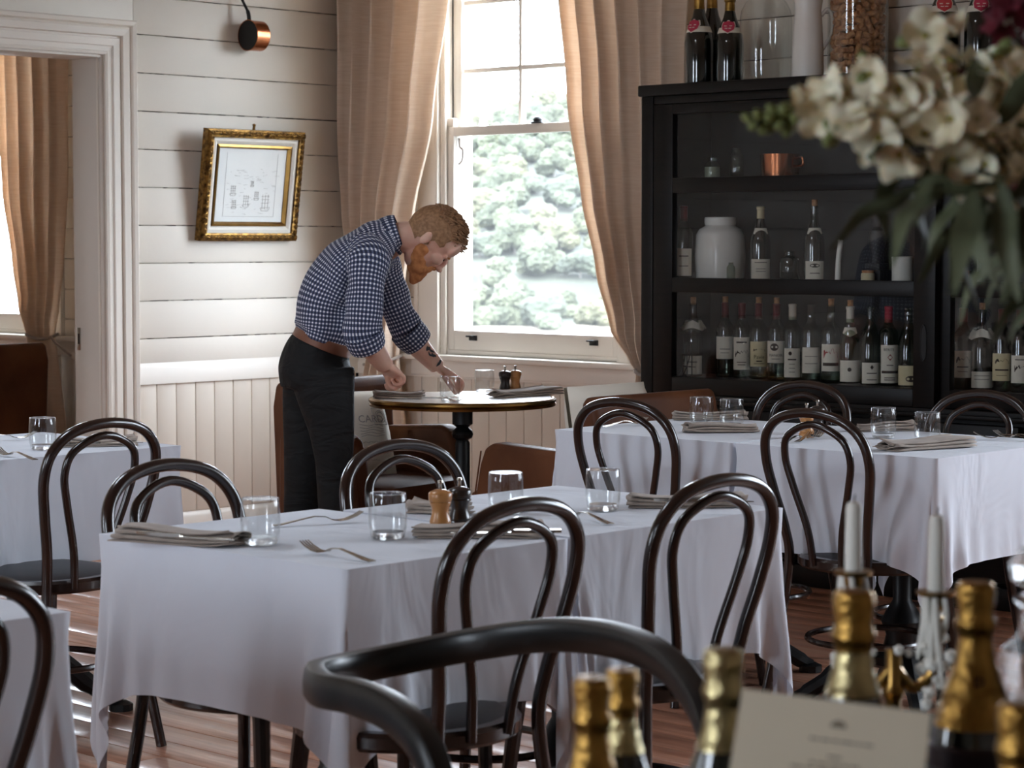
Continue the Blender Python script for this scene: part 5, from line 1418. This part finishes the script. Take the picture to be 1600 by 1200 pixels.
for q in (td(640, 1027, 3.38)-ab, td(930, 997, 3.24)-ab):
    k_ = (Vector((q.x, q.y, 0)) - Vector((seatc.x, seatc.y, 0))); k_ = k_.normalized()
    MB().tube([(seatc.x+k_.x*.17, seatc.y+k_.y*.17, .432), (seatc.x+k_.x*.22, seatc.y+k_.y*.22, 0)], [.017, .013], 10).build('leg', M_blackpaint, arm)
mid = (td(640, 1027, 3.38) + td(930, 997, 3.24))/2 - ab

# ------------------------------------------------------------------ foreground table and what stands on it
FZ = .745
tf = thing('bar_table', 'dark wooden table in the foreground carrying bottles and flowers', 'table', (7.12, -5.80, 0))
MB().box((-.56, -.66, FZ-.04), (.62, .66, FZ), .006).build('tabletop', M_black_wood, tf)
for sx_ in (-.5, .55):
    for sy_ in (-.58, .58): MB().box((sx_-.03, sy_-.03, 0), (sx_+.03, sy_+.03, FZ-.0405), .004).build('leg', M_black_wood, tf)
MB().box((-.5, -.6, FZ-.12), (.55, -.57, FZ-.0405), .003).build('apron', M_black_wood, tf); MB().box((-.5, .57, FZ-.12), (.55, .6, FZ-.0405), .003).build('apron', M_black_wood, tf)
M_darkfoil = mat('dark_label_foil', (46, 30, 34), .4, .2)
def fg_bottle(label, px, py, d, style):
    top = td(px, py, d); h = top.z - FZ; s = h/.318
    t = thing('champagne_bottle', label, 'bottle', (top.x, top.y, FZ), FCAM, 'champagne bottles on the foreground table'); t.scale = (s, s, s)
    link('glass', bottle_mesh('cham', M_bottle_dark), t)
    capm, neckm = {'gold': (M_goldfoil, M_goldfoil), 'pale': (M_palefoil, M_palefoil), 'mix': (M_goldfoil, M_palefoil)}[style]
    def crinkle(prof, n=36, amp=.0007):
        m = MB(); b = len(m.v); m.lathe(prof, n)
        rr_ = random.Random(int(px)); m.v = [(x*(1+rr_.uniform(-amp, amp)*40), y*(1+rr_.uniform(-amp, amp)*40), z) for x, y, z in m.v]; return m
    crinkle([(.0170, .262), (.0178, .268), (.0200, .272), (.0205, .278), (.0185, .283), (.0180, .292), (.0190, .300), (.0198, .308), (.0185, .315), (.0150, .318), (0, .3185)]).build('foil_cap', capm, t)
    lo = .175 if style == 'gold' else .222
    pr = [(float(np.interp(z, [p[1] for p in CHAM], [p[0] for p in CHAM]))+.0009, z) for z in np.linspace(lo, .262, 8)]
    nk = crinkle(pr, 36, .0003).build('neck_foil', neckm, t)
    m = MB(); arc_patch(m, .0447, .03, .125, -1.2, 1.2); m.build('label', M_labely if style != 'gold' else M_goldfoil, t)
    if style == 'gold' and px > 1400:
        V, Fc = text_verts('P', .024); m = MB()
        r_ = float(np.interp(.222, [p[1] for p in CHAM], [p[0] for p in CHAM]))+.003
        on_cyl(m, V, Fc, r_, .218); m.build('lettering', M_darkfoil, nk)
        MB().lathe([(.0447, .135), (.0450, .137), (.0450, .155), (.0425, .158), (.0423, .157)], 32).build('collar_band', M_darkfoil, t)
    return t
fg_bottle('gold necked champagne bottle in the foreground, left of the pair by the black armchair', 925, 1058, 1.76, 'gold')
fg_bottle('gold capped champagne bottle with dark neck, right of the pair by the black armchair', 972, 1045, 1.90, 'mix')
fg_bottle('pale gold foiled champagne bottle half hidden behind the menu card', 1130, 1013, 1.80, 'pale')
fg_bottle('champagne bottle with bulging gold cap and dark neck below the left candle', 1334, 922, 1.92, 'mix')
fg_bottle('all gold foiled champagne bottle marked with a letter, beside the cut glass decanter', 1525, 909, 2.02, 'gold')
fg_bottle('gold capped champagne bottle cut off at the bottom right corner', 1592, 1098, 1.62, 'gold')
# menu card in a slotted block
TL, TR, BL_ = td(1160, 1076, 1.73), td(1455, 1114, 1.70), td(1118, 1320, 1.66)
ux = (TR-TL); W_ = ux.length; ux.normalize(); vy = (BL_-TL); vy = (vy - ux*vy.dot(ux)).normalized(); Hc = (TL.z-.02-FZ)/abs(vy.z)
nz_ = ux.cross(vy)
if nz_.dot(CAM-TL) < 0: nz_ = -nz_
mc = thing('menu_card', 'cream printed menu card leaning in the foreground between the bottles', 'menu', (TL.x, TL.y, FZ))
o0 = Vector((TL.x, TL.y, FZ)); Pm = lambda a, b, h=0: tuple(TL + ux*a + vy*b + nz_*h - o0)
M_menu = mat('menu_card_stock', (222, 210, 186), .8, var=.04, vscale=9)
card = MB().add([Pm(0, 0), Pm(W_, 0), Pm(W_, Hc), Pm(0, Hc), Pm(0, 0, -.002), Pm(W_, 0, -.002), Pm(W_, Hc, -.002), Pm(0, Hc, -.002)], [(0, 1, 2, 3), (7, 6, 5, 4), (0, 4, 5, 1), (1, 5, 6, 2), (2, 6, 7, 3), (3, 7, 4, 0)]).build('card', M_menu, mc, False)
pm2 = MB(); M_mink = mat('menu_ink', (128, 116, 100), .9)
cx = W_*.53
pm2.add([Pm(cx + .006*math.cos(a), .022 - .006*max(0, math.sin(a)), .0006) for a in [PI*k/10 for k in range(11)]], [list(range(11))])
rr = random.Random(9)
for b, w in ((.032, .040), (.045, .010), (.051, .036), (.056, .062), (.064, .034), (.069, .066), (.080, .03), (.085, .07), (.09, .05), (.101, .03), (.106, .06), (.111, .066), (.122, .036), (.127, .06)):
    a = cx - w/2
    while a < cx + w/2:
        l = rr.uniform(.004, .011); pm2.add([Pm(a, b, .0005), Pm(a+l, b, .0005), Pm(a+l, b+.0018, .0005), Pm(a, b+.0018, .0005)], [(0, 1, 2, 3)]); a += l + .0014
pm2.build('print', M_mink, card, False)
bb = TL + ux*(W_/2) + vy*Hc - o0
MB().box((-.05, -.03, 0), (.05, .03, .022), .003).xf(Matrix.Translation((bb.x, bb.y, 0)) @ Matrix.Rotation(math.atan2(ux.y, ux.x), 4, 'Z')).build('block', M_black_wood, mc)
# brass candelabrum with two candles and wax runs
ca = td(1400, 1100, 2.6); ca.z = FZ
cd = thing('candelabrum', 'two armed brass candelabrum crusted with white wax runs in the foreground', 'candelabrum', ca)
A1, A2 = td(1333, 893, 2.60)-ca, td(1462, 925, 2.60)-ca
stem_c = (A1+A2)/2
MB().lathe([(0, 0), (.06, 0), (.062, .006), (.045, .014), (.02, .022), (.010, .035), (.009, .06), (.014, .07), (.009, .08), (.009, .12), (0, .121)], 24, (stem_c.x, stem_c.y, 0)).build('base', M_brass, cd)
for A in (A1, A2):
    MB().tube(spline([(stem_c.x, stem_c.y, .10), ((stem_c.x+A.x)/2, (stem_c.y+A.y)/2, .075), (A.x, A.y, .10), (A.x, A.y, A.z-.03)], 8), .0065, 10).build('arm', M_brass, cd)
    MB().lathe([(0, -.05), (.008, -.05), (.010, -.03), (.007, -.026), (.011, -.015), (.012, -.006), (.022, -.003), (.023, .001), (.012, .0015), (0, .0015)], 24, tuple(A)).build('drip_cup', M_brass, cd)
    rr = random.Random(int(A.x*999)); m = MB()
    for k in range(9):
        a = rr.uniform(0, 6.28); r0 = rr.uniform(.006, .016); l = rr.uniform(.02, .10)
        p0 = Vector((A.x + r0*math.cos(a), A.y + r0*math.sin(a), A.z - .004)); q = p0 + Vector((rr.uniform(-.008, .008), rr.uniform(-.008, .008), -l))
        m.tube(spline([p0, p0*.5+q*.5 + Vector((rr.uniform(-.004, .004), 0, 0)), q], 4), [rr.uniform(.003, .006)]*8+[.0012], 7)
    for k in range(26):
        bm = bmesh.new(); c = Vector((A.x, A.y, A.z)) + Vector((rr.gauss(0, .014), rr.gauss(0, .014), -rr.uniform(.05, .13)))
        bmesh.ops.create_icosphere(bm, subdivisions=1, radius=rr.uniform(.004, .010), matrix=Matrix.Translation(c)); m.bm(bm)
    m.build('wax_runs', M_wax, cd)
for A, yt, lab in ((A1, 786, 'white taper candle standing in the left arm of the brass candelabrum'), (A2, 806, 'white taper candle standing in the right arm of the brass candelabrum')):
    h = td(1333, yt, 2.6).z - (A.z + ca.z)
    t = thing('taper_candle', lab, 'candle', tuple(A + ca + Vector((0, 0, .002))), 0, 'tapers in the candelabrum')
    MB().lathe([(0, 0), (.0098, 0), (.0098, .004), (.0088, h*.9), (.0075, h*.97), (.003, h), (0, h)], 18).build('wax', M_wax, t); MB().tube([(0, 0, h-.002), (.002, 0, h+.008)], .001, 5).build('wick', M_ink, t)
# cut glass decanter
dp = td(1612, 1000, 2.12); dp.z = FZ
t = thing('decanter', 'cut glass decanter with diamond facets at the right edge of the foreground', 'decanter', dp)
prof = [(0, 0), (.030, 0), (.032, .004), (.032, .19), (.028, .205), (.016, .215), (.012, .222), (.012, .245), (.017, .250), (.017, .255), (.011, .256)]
MB().lathe(prof, 24).build('glass', M_glass, t)
m = MB()
for i in range(10):
    for k in range(12):
        a = 2*PI*(k+.5*(i % 2))/12; z = .02 + .017*i; r_ = .0325; d_ = Vector((math.cos(a), math.sin(a), 0)); s_ = Vector((-math.sin(a), math.cos(a), 0))
        c = d_*r_ + Vector((0, 0, z))
        m.add([c - s_*.0075, c - Vector((0, 0, .0105)), c + s_*.0075, c + Vector((0, 0, .0105)), c + d_*.003], [(0, 1, 4), (1, 2, 4), (2, 3, 4), (3, 0, 4)])
m.build('diamond_cuts', M_glass, t)
MB().lathe([(0, .2565), (.009, .2565), (.009, .262), (.02, .27), (.022, .285), (.012, .30), (0, .302)], 16).build('stopper', M_glass, t)

# ------------------------------------------------------------------ flower arrangement
vp = td(1800, 700, 2.10); vp.z = FZ; VM = td(1800, 640, 2.10)
t = thing('vase', 'tall dark glazed vase holding the flower arrangement, right of the frame', 'vase', vp)
hv = VM.z - FZ
MB().lathe([(0, 0), (.06, 0), (.07, .01), (.085, hv*.35), (.08, hv*.6), (.05, hv*.85), (.048, hv*.93), (.058, hv), (.052, hv), (.043, hv*.92), (.07, hv*.5), (.05, .02), (0, .015)], 32).build('body', M_darkmill, t)
M_petal = mat('cream_petals', (246, 238, 214), .6, rgb2=(228, 210, 172), vscale=60, subs=.15)
M_gleaf = mat('grey_green_leaf', (98, 104, 76), .6, rgb2=(64, 72, 50), vscale=25)
M_bud = mat('green_buds', (136, 140, 82), .6, rgb2=(100, 110, 60), vscale=30)
M_red = mat('dark_red_bloom', (112, 22, 40), .7, rgb2=(70, 12, 26), vscale=60)
M_eye = mat('flower_eye', (150, 140, 60), .7)
def petal_fan(np_, L, wd, cup, seed):
    rr = random.Random(seed); m = MB()
    for k in range(np_):
        a = 2*PI*k/np_ + rr.uniform(-.15, .15); l = L*rr.uniform(.85, 1.1); w = wd*rr.uniform(.9, 1.1); cu_ = cup*rr.uniform(.6, 1.3)
        def f(u, v):
            x = l*v; y = w*(u*2-1)*math.sin(PI*min(1, .12+v*.78))**.7; z = cu_*l*(v**1.6) - .25*w*(abs(u*2-1)**2)*v + .05*l*math.sin(v*7+u*5+seed+k)
            return (x*math.cos(a)-y*math.sin(a), x*math.sin(a)+y*math.cos(a), z)
        m.grid(f, 5, 5)
    return m
FL = []
for s in range(4):
    m = petal_fan(5, .021, .012, .35+.18*s, s+1); FL.append(m.mesh('floret', M_petal, False))
EYE = MB().lathe([(0, -.008), (.003, -.008), (.0035, 0), (.0025, .004), (0, .005)], 8).mesh('eye', M_eye)
BUDM = MB().lathe([(0, -.006), (.004, -.004), (.0055, .001), (.004, .006), (0, .009)], 10).mesh('bud', M_bud)
for me in FL: me.polygons.foreach_set('use_smooth', [True]*len(me.polygons))
def leaf_mesh(L, W, bend, seed):
    m = MB(); rr = random.Random(seed)
    def f(u, v):
        w = W*math.sin(PI*min(1, v*.96+.03))**.75*(1-.35*v); y = w*(u*2-1)
        return (L*v, y, -bend*L*v*v + .18*abs(y) + .004*math.sin(v*9+seed))
    m.grid(f, 4, 10); me = m.mesh('leaf', M_gleaf, False); me.polygons.foreach_set('use_smooth', [True]*len(me.polygons)); return me
LEAF = [leaf_mesh(.066, .009, .3, 1), leaf_mesh(.082, .010, .4, 2), leaf_mesh(.052, .010, .15, 3)]
def orient(o, d, roll=0):
    """point local +z (florets) along d"""
    q = Vector(d).to_track_quat('Z', 'Y'); o.rotation_mode = 'QUATERNION'; o.rotation_quaternion = q @ Euler((0, 0, roll)).to_quaternion()
def orient_x(o, d, roll=0):
    q = Vector(d).to_track_quat('X', 'Z'); o.rotation_mode = 'QUATERNION'; o.rotation_quaternion = q @ Euler((roll, 0, 0)).to_quaternion()
def spike(name, label, pts, n_fl, f0, f1, n_bud, seed, mats=None, size=1.0, cat='flower'):
    rr = random.Random(seed); t = thing(name, label, cat, tuple(VM - Vector((0, 0, .25))), 0, 'flower stems in the vase'); o = t.location.copy()
    P = [VM - Vector((0, 0, .25)) - o, VM - o] + [td(*p) - o for p in pts]; S = spline(P, 8)
    MB().tube(S, [.0026 - .0014*i/(len(S)-1) for i in range(len(S))], 7).build('stem', M_gleaf, t)
    def at(s): i = min(len(S)-2, int(s*(len(S)-1))); f = s*(len(S)-1)-i; return S[i]*(1-f)+S[i+1]*f, (S[i+1]-S[i]).normalized()
    for k in range(n_fl):
        p, d = at(f0 + (f1-f0)*(k+rr.random()*.6)/n_fl); a = k*2.4 + rr.uniform(-.4, .4)
        u = d.orthogonal().normalized(); w = d.cross(u); out = u*math.cos(a)+w*math.sin(a)
        if out.dot(CAM-(p+o)) < 0 and rr.random() < .35: out = -out
        out = (out + d*.35).normalized(); sc = size*rr.uniform(.8, 1.15)
        c = p + out*(.016*sc)
        f_ = link('floret', FL[rr.randrange(4)] if mats is None else mats, t); f_.location = c; orient(f_, out, rr.uniform(0, 6)); f_.scale = (sc, sc, sc)
        if mats is None: e = link('flower_eye', EYE, f_)
    for k in range(n_bud):
        s = f1 + (1-f1)*(k+.5)/n_bud; p, d = at(min(.999, s)); a = k*2.4; u = d.orthogonal().normalized(); w = d.cross(u); out = (u*math.cos(a)+w*math.sin(a)+d*.6).normalized()
        b = link('bud', BUDM, t); b.location = p + out*.008*(1.2-.5*k/n_bud); orient(b, out); sc = 1.25-.6*k/n_bud; b.scale = (sc, sc, sc)
    return t
spike('white_flower_spike', 'long cream flower spike with green buds at its tip, reaching furthest left', [(1640, 430, 2.05), (1570, 290, 2.02), (1470, 200, 2.0), (1360, 165, 1.98), (1260, 180, 1.97), (1172, 192, 1.96)], 24, .42, .86, 16, 1, None, .86)
spike('white_flower_spike', 'lower cream flower spike hanging in front of the cabinet door', [(1650, 420, 2.02), (1580, 300, 1.98), (1480, 240, 1.95), (1390, 215, 1.93), (1300, 205, 1.92)], 18, .5, .97, 4, 2, None, .84)
spike('white_flower_spike', 'upright cream flower spike rising past the cork jar', [(1660, 400, 2.08), (1590, 230, 2.07), (1510, 110, 2.06), (1430, 55, 2.05)], 15, .5, .99, 3, 3, None, .9)
spike('white_flower_spike', 'cream flower spike at the right edge of the picture', [(1680, 400, 2.0), (1640, 260, 1.98), (1595, 150, 1.97), (1560, 90, 1.97)], 13, .5, .99, 3, 4, None, .86)
spike('white_flower_spike', 'cream flower spike filling the middle of the bunch', [(1670, 420, 2.0), (1600, 300, 1.96), (1520, 200, 1.93), (1440, 130, 1.92), (1350, 110, 1.92)], 17, .5, .98, 4, 5, None, .84)
REDF = petal_fan(7, .014, .005, .5, 9).mesh('floret', M_red, False)
spike('red_flower_spike', 'dark red flower spike at the upper right edge', [(1690, 380, 2.1), (1630, 180, 2.1), (1590, 60, 2.1), (1578, 0, 2.1)], 34, .5, .99, 2, 6, REDF, 1.0)
spike('red_flower_spike', 'dark red flower spike sunk among the cream blooms', [(1680, 420, 2.12), (1610, 260, 2.1), (1530, 150, 2.1), (1450, 150, 2.1)], 34, .5, .99, 2, 7, REDF, 1.0)
def leafy(label, pts, n, seed, down=.6):
    rr = random.Random(seed); t = thing('eucalyptus_branch', label, 'foliage', tuple(VM - Vector((0, 0, .25))), 0, 'leafy stems in the vase'); o = t.location.copy()
    P = [VM - Vector((0, 0, .25)) - o, VM - o] + [td(*p) - o for p in pts]; S = spline(P, 8)
    MB().tube(S, [.0024 - .0012*i/(len(S)-1) for i in range(len(S))], 7).build('stem', M_gleaf, t)
    for k in range(n):
        s = .38 + .62*(k+.4)/n; i = min(len(S)-2, int(s*(len(S)-1))); p = S[i]; d = (S[i+1]-S[i]).normalized()
        a = k*2.4 + rr.uniform(-.5, .5); u = d.orthogonal().normalized(); w = d.cross(u)
        out = (u*math.cos(a)+w*math.sin(a))*.8 + d*.5 + Vector((0, 0, -down)); out.normalize()
        l = link('leaf', LEAF[rr.randrange(3)], t); l.location = p; orient_x(l, out, rr.uniform(-.8, .8)); sc = rr.uniform(.75, 1.2); l.scale = (sc, sc*rr.uniform(.9, 1.4), sc)
leafy('grey green leafy stem drooping lowest beside the cabinet door stile', [(1660, 440, 1.96), (1580, 340, 1.92), (1490, 290, 1.90), (1420, 300, 1.89)], 11, 1, .6)
leafy('grey green leafy stem hanging under the long cream spike', [(1650, 420, 1.99), (1560, 290, 1.96), (1460, 235, 1.94), (1360, 225, 1.93)], 10, 2, .6)
leafy('grey green leafy stem arching at the right edge', [(1680, 420, 1.94), (1620, 330, 1.90), (1560, 290, 1.88), (1510, 310, 1.87)], 10, 3, .6)
leafy('grey green leafy stem rising through the cream blooms', [(1670, 420, 2.0), (1600, 280, 1.96), (1540, 190, 1.94), (1510, 150, 1.94)], 9, 4, .1)
leafy('grey green leafy stem behind the drooping foliage', [(1670, 440, 2.12), (1600, 380, 2.12), (1530, 310, 2.12), (1440, 250, 2.12)], 11, 5, .5)
leafy('grey green leafy stem falling past the right frame edge', [(1690, 460, 1.98), (1640, 380, 1.95), (1600, 330, 1.93), (1575, 350, 1.92)], 9, 6, .6)
